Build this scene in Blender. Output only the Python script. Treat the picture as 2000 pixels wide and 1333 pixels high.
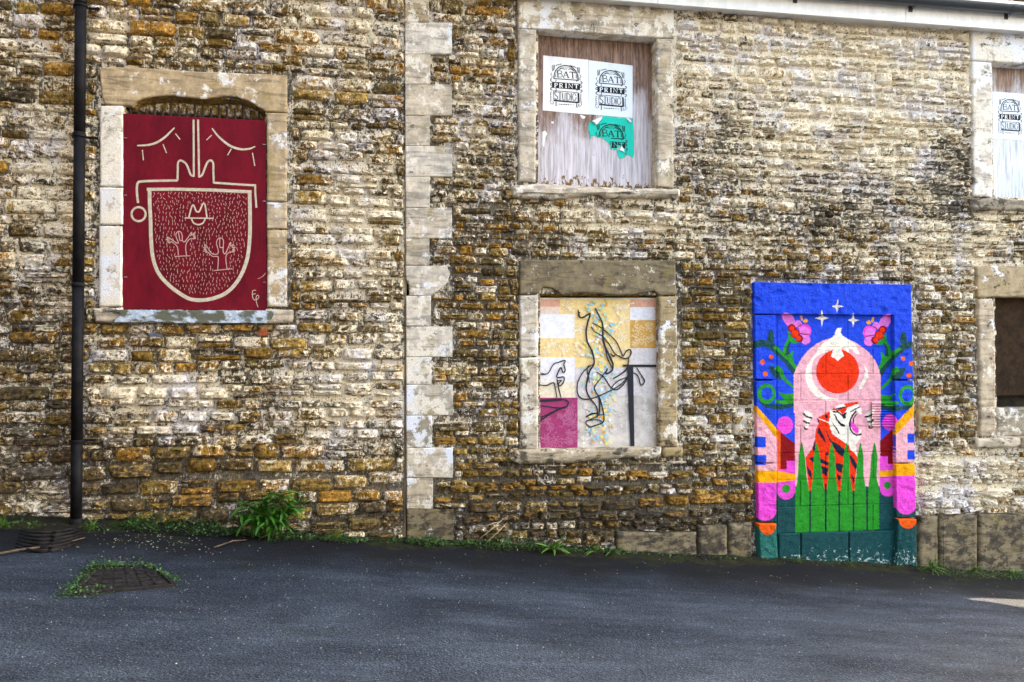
import bpy, bmesh, math, random
import numpy as np
from mathutils import Vector, Matrix, noise as mnoise

random.seed(7); rng = np.random.default_rng(7)
for o in list(bpy.data.objects): bpy.data.objects.remove(o, do_unlink=True)
scene = bpy.context.scene
COL = scene.collection

# ------------------------------------------------------------------ camera
FPX, YAW, PITCH, DIST, HGT = 1555.5, math.radians(10), math.radians(1.3), 6.2, 1.40
cam_d = bpy.data.cameras.new('camera'); cam = bpy.data.objects.new('camera', cam_d); COL.objects.link(cam)
cam_d.sensor_width = 36; cam_d.lens = 36 * FPX / 2000; cam_d.clip_end = 500; cam_d.clip_start = 0.05
cam.location = (0, -DIST, HGT); cam.rotation_euler = (math.pi / 2 + PITCH, 0, -YAW)
scene.camera = cam
CAMP = np.array([0, -DIST, HGT])
FW = np.array([math.sin(YAW) * math.cos(PITCH), math.cos(YAW) * math.cos(PITCH), math.sin(PITCH)])
RT = np.array([math.cos(YAW), -math.sin(YAW), 0.0]); UP = np.cross(RT, FW)

def P(px, py, y=0.0):
    "a point of the facade plane at depth y, from its place in the survey photograph"
    d = FW * FPX + RT * (px - 1000) - UP * (py - 666.5)
    t = (y + DIST) / d[1]
    p = CAMP + d * t
    return (float(p[0]), float(y), float(p[2]))
def PIX(x, y, z):
    q0 = np.asarray(x, float) - CAMP[0]; q1 = np.asarray(y, float) - CAMP[1]; q2 = np.asarray(z, float) - CAMP[2]
    f = q0 * FW[0] + q1 * FW[1] + q2 * FW[2]
    r = q0 * RT[0] + q1 * RT[1]
    u = q0 * UP[0] + q1 * UP[1] + q2 * UP[2]
    return 1000 + FPX * r / f, 666.5 - FPX * u / f

# ------------------------------------------------------------------ light
SUN_AZ, SUN_EL = math.radians(70), math.radians(20)     # azimuth from +Y (behind the building) towards +X
world = bpy.data.worlds.new('World'); scene.world = world; world.use_nodes = True
wn = world.node_tree.nodes; wl = world.node_tree.links
sky = wn.new('ShaderNodeTexSky'); sky.sky_type = 'NISHITA'; sky.sun_disc = False
sky.sun_elevation = SUN_EL; sky.sun_rotation = SUN_AZ
sky.air_density = 1.0; sky.dust_density = 4.0; sky.ozone_density = 0.6
wn['Background'].inputs[1].default_value = 0.12
wl.new(sky.outputs[0], wn['Background'].inputs[0])
sun_d = bpy.data.lights.new('sun', 'SUN'); sun_d.energy = 3.0; sun_d.angle = math.radians(0.5); sun_d.color = (1, .88, .70)
sun = bpy.data.objects.new('sun', sun_d); COL.objects.link(sun)
sdir = Vector((math.sin(SUN_AZ) * math.cos(SUN_EL), math.cos(SUN_AZ) * math.cos(SUN_EL), math.sin(SUN_EL)))
sun.rotation_euler = sdir.to_track_quat('Z', 'Y').to_euler(); sun.location = (6, 6, 14)
vs = scene.view_settings
vs.view_transform = 'Standard'; vs.look = 'None'; vs.gamma = 1; vs.exposure = 3.8; vs.use_white_balance = True; vs.white_balance_temperature = 7050; vs.white_balance_tint = 10; vs.use_curve_mapping = False
scene.cycles.use_denoising = True
scene.cycles.max_bounces = 5; scene.cycles.diffuse_bounces = 3; scene.cycles.use_adaptive_sampling = True; scene.cycles.adaptive_threshold = 0.02

# ------------------------------------------------------------------ helpers
def lin(c):
    c = c / 255.0
    return c / 12.92 if c <= .04045 else ((c + .055) / 1.055) ** 2.4
def H(s, k=1.0):
    s = s.lstrip('#'); return tuple(lin(int(s[i:i + 2], 16)) * k for i in (0, 2, 4))
def tag(o, label=None, cat=None, group=None, kind=None):
    if label: o['label'] = label
    if cat: o['category'] = cat
    if group: o['group'] = group
    if kind: o['kind'] = kind
    return o
def empty(name, loc=(0, 0, 0)):
    o = bpy.data.objects.new(name, None); COL.objects.link(o); o.location = loc; o.empty_display_size = .2; return o
def link(name, me, mat=None, parent=None, loc=None):
    o = bpy.data.objects.new(name, me); COL.objects.link(o)
    if mat is not None and not me.materials: me.materials.append(mat)
    if loc is not None: o.location = loc
    if parent is not None:
        o.parent = parent
        base = Vector(loc) if loc is not None else Vector((0, 0, 0))
        off = Vector((0, 0, 0)); q = parent
        while q is not None: off += q.location; q = q.parent
        o.location = base - off
    return o
def mesh(name, verts, faces, smooth=False, attrs=None):
    me = bpy.data.meshes.new(name); me.from_pydata([tuple(v) for v in verts], [], [tuple(f) for f in faces])
    if smooth: me.polygons.foreach_set('use_smooth', [True] * len(me.polygons))
    for k, v in (attrs or {}).items():
        v = np.asarray(v, dtype=np.float32)
        if v.ndim == 1:
            a = me.attributes.new(k, 'FLOAT', 'POINT'); a.data.foreach_set('value', v)
        else:
            a = me.attributes.new(k, 'FLOAT_COLOR', 'POINT')
            a.data.foreach_set('color', np.concatenate([v, np.ones((len(v), 1), np.float32)], 1).ravel())
    me.update(); return me
class MB:
    def __init__(s): s.v = []; s.f = []
    def add(s, vs, fs):
        n = len(s.v); s.v += [tuple(v) for v in vs]; s.f += [tuple(i + n for i in f) for f in fs]; return s
    def box(s, x0, x1, y0, y1, z0, z1):
        v = [(x, y, z) for z in (z0, z1) for y in (y0, y1) for x in (x0, x1)]
        return s.add(v, [(0, 1, 3, 2), (4, 6, 7, 5), (0, 4, 5, 1), (2, 3, 7, 6), (0, 2, 6, 4), (1, 5, 7, 3)])
    def tube(s, pts, r, n=10, cap=True):
        pts = [Vector(p) for p in pts]; m = len(pts); vs = []; fs = []
        rr = r if isinstance(r, (list, tuple)) else [r] * m
        for i, p in enumerate(pts):
            t = (pts[min(i + 1, m - 1)] - pts[max(i - 1, 0)]).normalized()
            a = Vector((1, 0, 0)) if abs(t.x) < .8 else Vector((0, 1, 0))
            e1 = t.cross(a).normalized(); e2 = t.cross(e1)
            for k in range(n):
                an = 2 * math.pi * k / n; vs.append(p + (e1 * math.cos(an) + e2 * math.sin(an)) * rr[i])
        for i in range(m - 1):
            for k in range(n): fs.append((i * n + k, i * n + (k + 1) % n, (i + 1) * n + (k + 1) % n, (i + 1) * n + k))
        if cap: fs += [tuple(range(n))[::-1], tuple(range((m - 1) * n, m * n))]
        return s.add(vs, fs)
    def build(s, name, mat, parent=None, smooth=False, bevel=0):
        me = mesh(name, s.v, s.f, smooth)
        if bevel:
            bm = bmesh.new(); bm.from_mesh(me)
            bmesh.ops.bevel(bm, geom=bm.edges[:], offset=bevel, segments=2, affect='EDGES', profile=.6); bm.to_mesh(me); bm.free()
        # put the origin at the piece's own centre
        co = np.array([v.co for v in me.vertices]); c = (co.min(0) + co.max(0)) / 2
        me.transform(Matrix.Translation(-Vector(c)))
        return link(name, me, mat, parent, c)
def pip(poly, x, y):
    poly = np.asarray(poly, float); x = np.asarray(x, float); y = np.asarray(y, float)
    ins = np.zeros(x.shape, bool); j = len(poly) - 1
    for i in range(len(poly)):
        xi, yi = poly[i]; xj, yj = poly[j]
        c = ((yi > y) != (yj > y)) & (x < (xj - xi) * (y - yi) / ((yj - yi) or 1e-12) + xi)
        ins ^= c; j = i
    return ins
def spline(pts, k=8, closed=False):
    p = [np.array(q, float) for q in pts]; n = len(p); out = []
    for i in range(n if closed else n - 1):
        if closed: a, b, c, d = p[(i - 1) % n], p[i], p[(i + 1) % n], p[(i + 2) % n]
        else: a, b, c, d = p[max(i - 1, 0)], p[i], p[i + 1], p[min(i + 2, n - 1)]
        for t in np.arange(k) / k:
            out.append(.5 * (2 * b + (c - a) * t + (2 * a - 5 * b + 4 * c - d) * t * t + (3 * b - 3 * c + d - a) * t ** 3))
    if not closed: out.append(p[-1])
    return [tuple(q) for q in out]
def circ(cx, cy, rx, ry=None, n=28, a0=0, a1=360):
    ry = ry or rx; full = abs(a1 - a0) >= 360
    m = n if full else n + 1
    return [(cx + rx * math.cos(math.radians(a0 + (a1 - a0) * i / n)), cy + ry * math.sin(math.radians(a0 + (a1 - a0) * i / n))) for i in range(m)]
def fbm(x, y, z, oct=4):
    return mnoise.fractal(Vector((x, y, z)), .6, 2.1, oct, noise_basis='PERLIN_ORIGINAL')

# ------------------------------------------------------------------ node helper
class NT:
    def __init__(s, name):
        s.m = bpy.data.materials.new(name); s.m.use_nodes = True; s.t = s.m.node_tree
        s.b = s.t.nodes['Principled BSDF']; s.geo = None
    def node(s, t): return s.t.nodes.new(t)
    def put(s, inp, v):
        if isinstance(v, bpy.types.NodeSocket): s.t.links.new(v, inp)
        elif isinstance(v, (tuple, list)) and len(v) == 3 and inp.type == 'RGBA': inp.default_value = (*v, 1)
        else: inp.default_value = v
    def pos(s):
        if s.geo is None: s.geo = s.node('ShaderNodeNewGeometry')
        return s.geo.outputs['Position']
    def scaled(s, v, sc):
        n = s.node('ShaderNodeVectorMath'); n.operation = 'MULTIPLY'; s.put(n.inputs[0], v); n.inputs[1].default_value = sc; return n.outputs[0]
    def attr(s, name, col=False):
        n = s.node('ShaderNodeAttribute'); n.attribute_name = name; return n.outputs['Color' if col else 'Fac']
    def noise(s, vec, scale, detail=5, rough=.6, dist=0):
        n = s.node('ShaderNodeTexNoise'); s.put(n.inputs['Vector'], vec); n.inputs['Scale'].default_value = scale
        n.inputs['Detail'].default_value = detail; n.inputs['Roughness'].default_value = rough; n.inputs['Distortion'].default_value = dist
        return n.outputs['Fac']
    def voro(s, vec, scale, feature='F1', out='Distance'):
        n = s.node('ShaderNodeTexVoronoi'); n.feature = feature; s.put(n.inputs['Vector'], vec); n.inputs['Scale'].default_value = scale; return n.outputs[out]
    def math(s, op, a, b=0.0, clamp=False):
        n = s.node('ShaderNodeMath'); n.operation = op; n.use_clamp = clamp; s.put(n.inputs[0], a); s.put(n.inputs[1], b); return n.outputs[0]
    def mr(s, v, a, b, c=0.0, d=1.0, smooth=True):
        n = s.node('ShaderNodeMapRange'); n.interpolation_type = 'SMOOTHSTEP' if smooth else 'LINEAR'
        s.put(n.inputs[0], v)
        for i, q in enumerate((a, b, c, d)): s.put(n.inputs[i + 1], q)
        return n.outputs[0]
    def mix(s, fac, a, b, mode='MIX'):
        n = s.node('ShaderNodeMix'); n.data_type = 'RGBA'; n.blend_type = mode
        s.put(n.inputs[0], fac); s.put(n.inputs[6], a); s.put(n.inputs[7], b); return n.outputs[2]
    def mul(s, col, f): return s.mix(1.0, col, s.gray(f), 'MULTIPLY')
    def gray(s, f):
        n = s.node('ShaderNodeCombineColor'); [s.put(n.inputs[i], f) for i in range(3)]; return n.outputs[0]
    def ramp(s, f, stops, const=False):
        n = s.node('ShaderNodeValToRGB'); s.put(n.inputs[0], f); e = n.color_ramp.elements
        if const: n.color_ramp.interpolation = 'CONSTANT'
        while len(e) > len(stops): e.remove(e[-1])
        while len(e) < len(stops): e.new(1)
        for q, (p, c) in zip(e, stops): q.position = p; q.color = (*c, 1)
        return n.outputs[0]
    def sep(s, v):
        n = s.node('ShaderNodeSeparateXYZ'); s.put(n.inputs[0], v); return n.outputs
    def bump(s, h, strength, dist):
        n = s.node('ShaderNodeBump'); s.put(n.inputs['Height'], h); n.inputs['Strength'].default_value = strength; n.inputs['Distance'].default_value = dist
        s.put(s.b.inputs['Normal'], n.outputs[0])
    def done(s, col, rough=.9, spec=.2, metal=0.0):
        s.put(s.b.inputs['Base Color'], col); s.put(s.b.inputs['Roughness'], rough)
        s.b.inputs['Specular IOR Level'].default_value = spec; s.b.inputs['Metallic'].default_value = metal
        return s.m

def masonry(name, stops, cell, washscale, bump, wcols=((.90, .79, .60), (.82, .77, .76)), strata=False, vary=(.42, 1.55), sw=.2, pitlo=.37, bd=.020):
    t = NT(name); p = t.pos()
    tone, wash, dirt = t.attr('tone'), t.attr('wash'), t.attr('dirt')
    base = t.ramp(tone, stops)
    if strata:
        va_ = t.node('ShaderNodeVectorMath'); va_.operation = 'ADD'; t.put(va_.inputs[0], p); cmb = t.node('ShaderNodeCombineXYZ'); q_ = t.math('MULTIPLY', t.node('ShaderNodeObjectInfo').outputs['Random'], 37.0); [t.put(cmb.inputs[i], q_) for i in range(3)]; t.put(va_.inputs[1], cmb.outputs[0]); p = va_.outputs[0]
    nA = t.noise(p, cell, 4, .68)
    streak = t.noise(t.scaled(p, (1, 1, .16)), 105, 2, .55)
    fine = t.noise(p, 120, 3, .7)
    base = t.mul(base, t.mr(nA, .3, .7, *vary))
    base = t.mul(base, t.mr(streak, .3, .7, 1 - 1.4 * sw, 1 + 1.25 * sw))
    if strata:
        st = t.noise(t.scaled(p, (.25, .25, 1.6)), 16, 5, .6, .6)
        base = t.mix(t.mr(st, .48, .62), base, t.mul(base, .62))
    lich = t.noise(p, 5.5, 4, .7)
    base = t.mix(t.mr(lich, .56, .66, 0, .55), base, (.19, .145, .03))
    # lime wash left in flakes
    nW = t.noise(p, washscale, 6, .72)
    big = t.noise(p, washscale * .22, 2, .5)
    v = t.math('ADD', t.math('MULTIPLY', nW, .82 - sw), t.math('ADD', t.math('MULTIPLY', streak, sw), t.math('MULTIPLY', big, .18)))
    v = t.math('ADD', v, t.math('MULTIPLY', t.math('SUBTRACT', wash, .5), .42))
    mask = t.mr(v, .485, .535)
    pit = t.noise(p, 58, 3, .72)
    mask = t.math('MULTIPLY', mask, t.mr(pit, pitlo, pitlo + .06))
    wc = t.mix(t.mr(t.noise(p, 2.6, 3), .46, .66), wcols[0], wcols[1])
    wc = t.mul(wc, t.mr(fine, .3, .7, .74, 1.12))
    col = t.mix(t.math('MULTIPLY', mask, .93), base, wc)
    # soot
    nD = t.noise(t.scaled(p, (1, 1, 1.7)), washscale * .95, 5, .7)
    dm = t.mr(t.math('ADD', nD, t.math('MULTIPLY', t.math('SUBTRACT', dirt, .5), .42)), .50, .585)
    col = t.mix(t.math('MULTIPLY', dm, .88), col, t.mix(t.mr(nA, .4, .6), (.030, .027, .026), (.075, .06, .042)))
    h = t.math('ADD', t.math('MULTIPLY', nA, .65), t.math('MULTIPLY', fine, .30))
    t.bump(h, bump, bd)
    return t.done(col, .95, .15)

STONE = masonry('rubble_stone', [(0, (.37, .190, .036)), (.18, (.24, .130, .026)), (.36, (.155, .092, .022)), (.52, (.37, .235, .066)), (.68, (.095, .060, .021)), (.84, (.20, .140, .052)), (1, (.075, .055, .028))], 40, 27, 1.0)
MORTAR = masonry('lime_mortar', [(0, (.22, .18, .125)), (.5, (.14, .12, .095)), (1, (.06, .052, .042))], 45, 24, 1.0, vary=(.45, 1.4))
DRESSED = masonry('dressed_stone', [(0, (.44, .33, .20)), (.35, (.52, .45, .36)), (.6, (.34, .25, .13)), (.8, (.60, .54, .46)), (1, (.20, .16, .10))], 11, 9, .45, wcols=((.76, .70, .60), (.74, .78, .88)), strata=True, vary=(.72, 1.25), sw=.04, pitlo=.28, bd=.010)

def plain(name, col, rough=.7, spec=.3, metal=0.0, mott=.2, scale=30, bump=0.0, bs=80):
    t = NT(name); p = t.pos()
    c = t.mul(col, t.mr(t.noise(p, scale, 5, .65), .3, .7, 1 - mott, 1 + mott)) if mott else col
    if bump: t.bump(t.noise(p, bs, 5, .65), bump, .004)
    return t.done(c, rough, spec, metal)

# ------------------------------------------------------------------ ground line
GPTS = [(0, 1012), (160, 1034), (460, 1042), (620, 1047), (800, 1054), (1000, 1064), (1200, 1074), (1480, 1088), (1800, 1099), (2000, 1133)]
gw = np.array([P(a, b, 0) for a, b in GPTS])
GA, GB = np.polyfit(gw[:, 0], gw[:, 2], 1)
def G(x, y=0.0):
    x = np.clip(x, -12, 14); return GA * x + GB + 0.0 * y

# ------------------------------------------------------------------ staining maps of the facade (in survey pixels)
WASH = [(1650, 150, 330, 150, .50), (1780, 300, 200, 140, .25), (1400, 110, 90, 90, .10), (1500, 330, 170, 90, .14), (1440, 480, 120, 50, .12), (1230, 430, 130, 45, .22), (690, 430, 90, 200, .27),
        (690, 770, 120, 110, .32), (330, 770, 150, 60, .30), (420, 700, 120, 30, -.1), (90, 420, 70, 240, .20), (110, 975, 60, 40, .5), (1890, 950, 110, 70, .55), (1880, 480, 110, 70, .30), (930, 260, 60, 160, .16),
        (1390, 800, 60, 130, .02), (640, 60, 140, 80, .16), (230, 90, 120, 90, .06), (930, 720, 50, 180, -.05), (600, 950, 700, 60, -.16), (1230, 990, 260, 50, -.16), (1400, 590, 90, 90, -.14), (460, 560, 300, 60, -.02), (950, 480, 80, 90, -.10), (640, 640, 110, 60, -.12)]
DIRT = [(1400, 330, 90, 110, .27), (1560, 430, 230, 50, .20), (1870, 340, 50, 130, .36), (1700, 380, 160, 60, .22), (60, 760, 110, 300, .26), (260, 900, 240, 90, .20), (900, 1010, 900, 40, .30), (1230, 1040, 300, 40, .25), (690, 220, 80, 80, .14),
        (1440, 200, 90, 60, .10), (930, 330, 60, 120, .14), (700, 860, 90, 60, .12), (1880, 700, 80, 120, -.05), (1240, 440, 200, 60, -.15), (1200, 720, 300, 200, -.07), (940, 720, 90, 250, -.06), (1650, 130, 300, 90, -.20), (300, 60, 260, 60, -.05)]
def field(lst, base, px, py):
    v = np.full(np.shape(px), base, float)
    for cx, cy, sx, sy, a in lst: v = v + a * np.exp(-((px - cx) / sx) ** 2 - ((py - cy) / sy) ** 2)
    return v
def washdirt(x, y, z):
    px, py = PIX(x, y, z); return field(WASH, .495, px, py), field(DIRT, .345, px, py)

def wrect(a, b, c, d, y=0.0):
    "px rectangle -> wall rectangle"
    p = [P(a, b, y), P(c, b, y), P(c, d, y), P(a, d, y)]
    return ((p[0][0] + p[3][0]) / 2, (p[1][0] + p[2][0]) / 2, (p[2][2] + p[3][2]) / 2, (p[0][2] + p[1][2]) / 2)   # x0,x1,z0,z1

OUT = {'red': wrect(190, 138, 567, 630), 'up': wrect(1009, -60, 1320, 388), 'low': wrect(1015, 507, 1330, 902), 'upr': wrect(1898, 30, 2180, 408), 'lowr': wrect(1908, 519, 2190, 876),
       'door': wrect(1471, 550, 1792, 1130)}
HOLE = {'red': wrect(243, 190, 517, 600), 'up': wrect(1052, 58, 1283, 366), 'low': wrect(1056, 575, 1284, 880), 'upr': wrect(1940, 115, 2140, 388), 'lowr': wrect(1948, 575, 2150, 856), 'door': wrect(1478, 556, 1776, 1130)}
XL, XJ, XR = P(-420, 600)[0], P(791, 600)[0], 6.9
ZTOP_L, ZTOP_R = P(1000, -260)[2], P(1650, -60)[2]
XQ = P(842, 600)[0]; XQ2 = P(884, 600)[0]

# quoin stones: px rows (top, bottom, right edge)
QROWS = [(-110, -45, 884), (-45, 44, 838), (44, 106, 883), (106, 165, 841), (165, 226, 883), (226, 285, 840), (285, 345, 884), (345, 406, 840), (406, 466, 883), (466, 519, 839), (519, 578, 884), (578, 638, 842),
         (638, 698, 884), (698, 752, 843), (752, 812, 885), (812, 875, 844), (875, 934, 885), (934, 995, 846), (995, 1085, 887)]
quoin_rects = [wrect(793 + 4 * (a > 800), a, r, b) for a, b, r in QROWS]
plinth_px = [(1205, 1040, 1362, 1100), (1364, 1026, 1422, 1110), (1424, 1022, 1470, 1115), (1796, 1008, 1834, 1130), (1836, 1006, 1911, 1140), (1913, 1004, 2040, 1150), (2042, 1003, 2180, 1160)]
plinth_rects = [wrect(*q) for q in plinth_px]

def clipr(R, O, m):
    x0, x1, z0, z1 = R; a, b, c, d = O[0] - m, O[1] + m, O[2] - m, O[3] + m
    if x1 <= a or x0 >= b or z1 <= c or z0 >= d: return R
    c4 = [(x0, min(x1, a), z0, z1), (max(x0, b), x1, z0, z1), (x0, x1, z0, min(z1, c)), (x0, x1, max(z0, d), z1)]
    return max(c4, key=lambda r: max(0, r[1] - r[0]) * max(0, r[3] - r[2]))
def layout(xa, xb, za, zb, hr, wr, obst):
    out = []; z = za; row = 0
    while z < zb:
        h = random.triangular(*hr); ph = random.uniform(0, 9); am = random.uniform(.006, .020)
        x = xa + (random.uniform(-.2, 0) if row else 0)
        while x < xb:
            w = min(max(h * random.triangular(*wr), .075), .48); d = am * (math.sin(x * 1.9 + ph) + .5 * math.sin(x * 4.7 + 2 * ph))
            rs = [(x, x + w, z + d, z + h + d)]
            q = random.random()
            if q < .13 and h > .085:
                k = random.uniform(.35, .62); rs = [(x, x + w, z + d, z + d + h * k), (x, x + w, z + d + h * k, z + h + d)]
            elif q < .22 and h > .10:
                k = random.uniform(.4, .6); j = random.uniform(.35, .65)
                rs = [(x, x + w, z + d, z + d + h * k), (x, x + w * j, z + d + h * k, z + h + d), (x + w * j, x + w, z + d + h * k, z + h + d)]
            for R in rs:
                R = (max(R[0], xa), min(R[1], xb), R[2] + random.uniform(-.008, .008), R[3] + random.uniform(-.010, .008))
                for O in obst:
                    R = clipr(R, O, .006)
                    if R[1] - R[0] < .045 or R[3] - R[2] < .028: break
                if R[1] - R[0] < .045 or R[3] - R[2] < .028: continue
                if R[3] < G((R[0] + R[1]) / 2) - .01: continue
                out.append(R)
            x += w
        z += h; row += 1
    return out

def stone_mesh(R, prot, gap, nu=13, nv=8):
    x0, x1, z0, z1 = R; cx, cz = (x0 + x1) / 2, (z0 + z1) / 2
    hw, hh = (x1 - x0) / 2 - gap * random.uniform(.3, .8), (z1 - z0) / 2 - gap * random.uniform(.3, .8)
    u = np.sin(np.linspace(-1, 1, nu) * math.pi / 2); v = np.sin(np.linspace(-1, 1, nv) * math.pi / 2)
    U, V = np.meshgrid(u, v); U = U.ravel(); V = V.ravel()
    m = np.maximum(abs(U), abs(V)); n = random.uniform(4, 13)
    s = (abs(U) ** n + abs(V) ** n) ** (1 / n); k = np.where(s > 0, m / np.maximum(s, 1e-6), 1)
    th = np.arctan2(V, U); wob = 1 + m * sum(random.uniform(.012, .05) * np.sin(q * th + random.uniform(0, 6.3)) for q in (2, 3, 5)) + m * sum(random.uniform(.004, .022) * np.sin(q * th + random.uniform(0, 6.3)) for q in (8, 11, 14))
    X = U * hw * k * wob + random.uniform(-.06, .06) * V * hw * .4; Z = V * hh * k * wob + random.uniform(-.05, .05) * U * hw * .5
    pw = random.uniform(4.5, 11)
    Y = .022 - (prot + .022) * (1 - m ** pw)
    tl, tv = random.uniform(-.009, .009), random.uniform(-.012, .005)
    sd = random.uniform(0, 99)
    nz = np.array([mnoise.noise(Vector(((cx + a) * 22 + sd, sd, (cz + b) * 34))) for a, b in zip(X, Z)])
    nz2 = np.array([mnoise.noise(Vector(((cx + a) * 55 + sd, sd, (cz + b) * 75))) for a, b in zip(X, Z)])
    inner = (1 - m ** 4); nz2 = nz2 + np.array([random.gauss(0, .35) for _ in X])
    Y = Y + (tl * U + tv * V + nz * .014 + nz2 * .013) * inner
    wa, di = washdirt(cx + X, Y * 0, cz + Z)
    wa = wa - .03 + .10 * (m - .72) + random.gauss(0, .10); di = di - .02 + random.gauss(0, .13) + .10 * (m > .9) * (V < 0)  # each stone's lower rim gets a darker tone
    f = [(j * nu + i, j * nu + i + 1, (j + 1) * nu + i + 1, (j + 1) * nu + i) for j in range(nv - 1) for i in range(nu - 1)]
    return np.stack([X, Y, Z], 1), f, wa, di, (cx, 0, cz)

def build_wall(bld, xa, xb, zb, hr, wr, obst, holes, protf, seed):
    random.seed(seed)
    za = G(xb) - .15
    # mortar bed with the openings left out
    xs = sorted(set([round(q, 4) for q in np.arange(xa, xb, .045)] + [xa, xb] + [q for h in holes for q in h[:2] if xa < q < xb]))
    zs = sorted(set([round(q, 4) for q in np.arange(za, zb, .045)] + [za, zb] + [q for h in holes for q in h[2:] if za < q < zb]))
    def thin(a, keep):
        r = [a[0]]
        for q in a[1:]:
            if q - r[-1] < .012:
                if q in keep: r[-1] = q
                continue
            r.append(q)
        return r
    kx = {q for h in holes for q in h[:2]} | {xb}; kz = {q for h in holes for q in h[2:]} | {zb}
    xs = thin(xs, kx); zs = thin(zs, kz)
    vs = []; tone = []
    for z in zs:
        for x in xs:
            e = fbm(x * 9, 3, z * 12, 3); vs.append((x,   .017 + .012 * e, z)); tone.append(.45 + .6 * fbm(x * 1.4, 8, z * 1.4, 3))
    va = np.array(vs); wa, di = washdirt(va[:, 0], va[:, 1] * 0, va[:, 2])
    nx = len(xs); fs = []
    for j in range(len(zs) - 1):
        for i in range(nx - 1):
            cx, cz = (xs[i] + xs[i + 1]) / 2, (zs[j] + zs[j + 1]) / 2
            if any(h[0] < cx < h[1] and h[2] < cz < h[3] for h in holes): continue
            fs.append((j * nx + i, j * nx + i + 1, (j + 1) * nx + i + 1, (j + 1) * nx + i))
    wall = link('wall', mesh('wall', vs, fs, True, dict(tone=tone, wash=wa - .02, dirt=di - .02)), MORTAR, bld)
    rs = layout(xa, xb, za, zb, hr, wr, obst)
    vis = []
    for R in rs:
        px, py = PIX((R[0] + R[1]) / 2, 0, (R[2] + R[3]) / 2)
        vis.append((R[1] - R[0]) * (R[3] - R[2]) if (-40 < px < 2040 and -30 < py < 1130) else 0)
    order = np.argsort(vis)[::-1]; top = set(int(i) for i in order[:300] if vis[int(i)] > 0)
    J = dict(v=[], f=[], t=[], w=[], d=[]); n = 0
    for i, R in enumerate(rs):
        px, py = PIX((R[0] + R[1]) / 2, 0, (R[2] + R[3]) / 2)
        v, f, wa, di, c = stone_mesh(R, protf(px, py) * random.uniform(.6, 1.35), random.uniform(.009, .020))
        t = min(max(random.gauss(.42, .3), 0), 1)
        if i in top:
            me = mesh('stone', v, f, False, dict(tone=np.full(len(v), t), wash=wa, dirt=di)); link('stone', me, STONE, wall, c)
        else:
            J['v'] += [tuple(q) for q in v + np.array(c)]; J['f'] += [tuple(k + n for k in q) for q in f]; n += len(v)
            J['t'].append(np.full(len(v), t)); J['w'].append(wa); J['d'].append(di)
    if n:
        me = mesh('small_stones', J['v'], J['f'], False, dict(tone=np.concatenate(J['t']), wash=np.concatenate(J['w']), dirt=np.concatenate(J['d'])))
        tag(link('small_stones', me, STONE, wall), kind='stuff')
    print('WALL', len(rs), 'stones', len(top), 'single')
    return wall

# ------------------------------------------------------------------ dressed stone blocks
def dense(poly, step):
    out = []
    for i in range(len(poly)):
        a = np.array(poly[i], float); b = np.array(poly[(i + 1) % len(poly)], float); n = max(1, int(np.hypot(*(b - a)) / step))
        out += [tuple(a + (b - a) * k / n) for k in range(n)]
    return out
def slab(name, pxpoly, yf, yb, parent, mat=None, tone=.3, wash=.4, dirt=.3, bevel=.008, jit=.003, step=.03, rough=.002, px=True, shrink=.0015):
    "a block with worn edges: outline (survey px or wall metres), front depth, back depth"
    w = [(P(a, b, yf)[0], P(a, b, yf)[2]) for a, b in pxpoly] if px else [tuple(q) for q in pxpoly]
    w = dense(w, step); n = len(w); A = np.array(w)
    if sum(A[i][0] * A[(i + 1) % n][1] - A[(i + 1) % n][0] * A[i][1] for i in range(n)) < 0: A = A[::-1].copy()
    T = np.roll(A, -1, 0) - np.roll(A, 1, 0); T /= np.maximum(np.hypot(T[:, 0], T[:, 1])[:, None], 1e-6); N = np.stack([-T[:, 1], T[:, 0]], 1)
    sd = random.uniform(0, 99)
    nz = np.array([mnoise.noise(Vector((a * 14 + sd, 0, b * 14))) + .6 * mnoise.noise(Vector((a * 45 + sd, 5, b * 45))) for a, b in A])
    O = A + N * (shrink + jit * (nz + .3)[:, None])
    chip = np.array([max(0, mnoise.noise(Vector((a * 9 + sd, 9, b * 9))) - .25) for a, b in A])
    I = O + N * (bevel * (1 + 1.5 * chip))[:, None]
    I2 = I + N * bevel
    fr = lambda Q, y, k: [(a, y + k * mnoise.noise(Vector((a * 11 + sd, 2, b * 11))), b) for a, b in Q]
    rings = [[(a, yb, b) for a, b in O], [(a, yf + bevel * (1 + 1.2 * c), b) for (a, b), c in zip(O, chip)], fr(I, yf + bevel * .22, rough), fr(I2, yf, rough)]
    vs = [v for r in rings for v in r]; fs = []
    for k in range(3):
        for i in range(n): fs.append((k * n + i, k * n + (i + 1) % n, (k + 1) * n + (i + 1) % n, (k + 1) * n + i))
    fs.append(tuple(range(3 * n, 4 * n)))
    va = np.array(vs); c = (va.min(0) + va.max(0)) / 2
    N4 = len(vs); sh = [random.gauss(0, .03) for _ in range(1)][0]
    me = mesh(name, va - c, fs, False, dict(tone=np.full(N4, tone + sh), wash=np.full(N4, wash), dirt=np.full(N4, dirt)))
    sm = [True] * (3 * n) + [False]; me.polygons.foreach_set('use_smooth', sm)
    return link(name, me, mat or DRESSED, parent, c)
def rectpx(a, b, c, d): return [(a, b), (c, b), (c, d), (a, d)]

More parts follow.
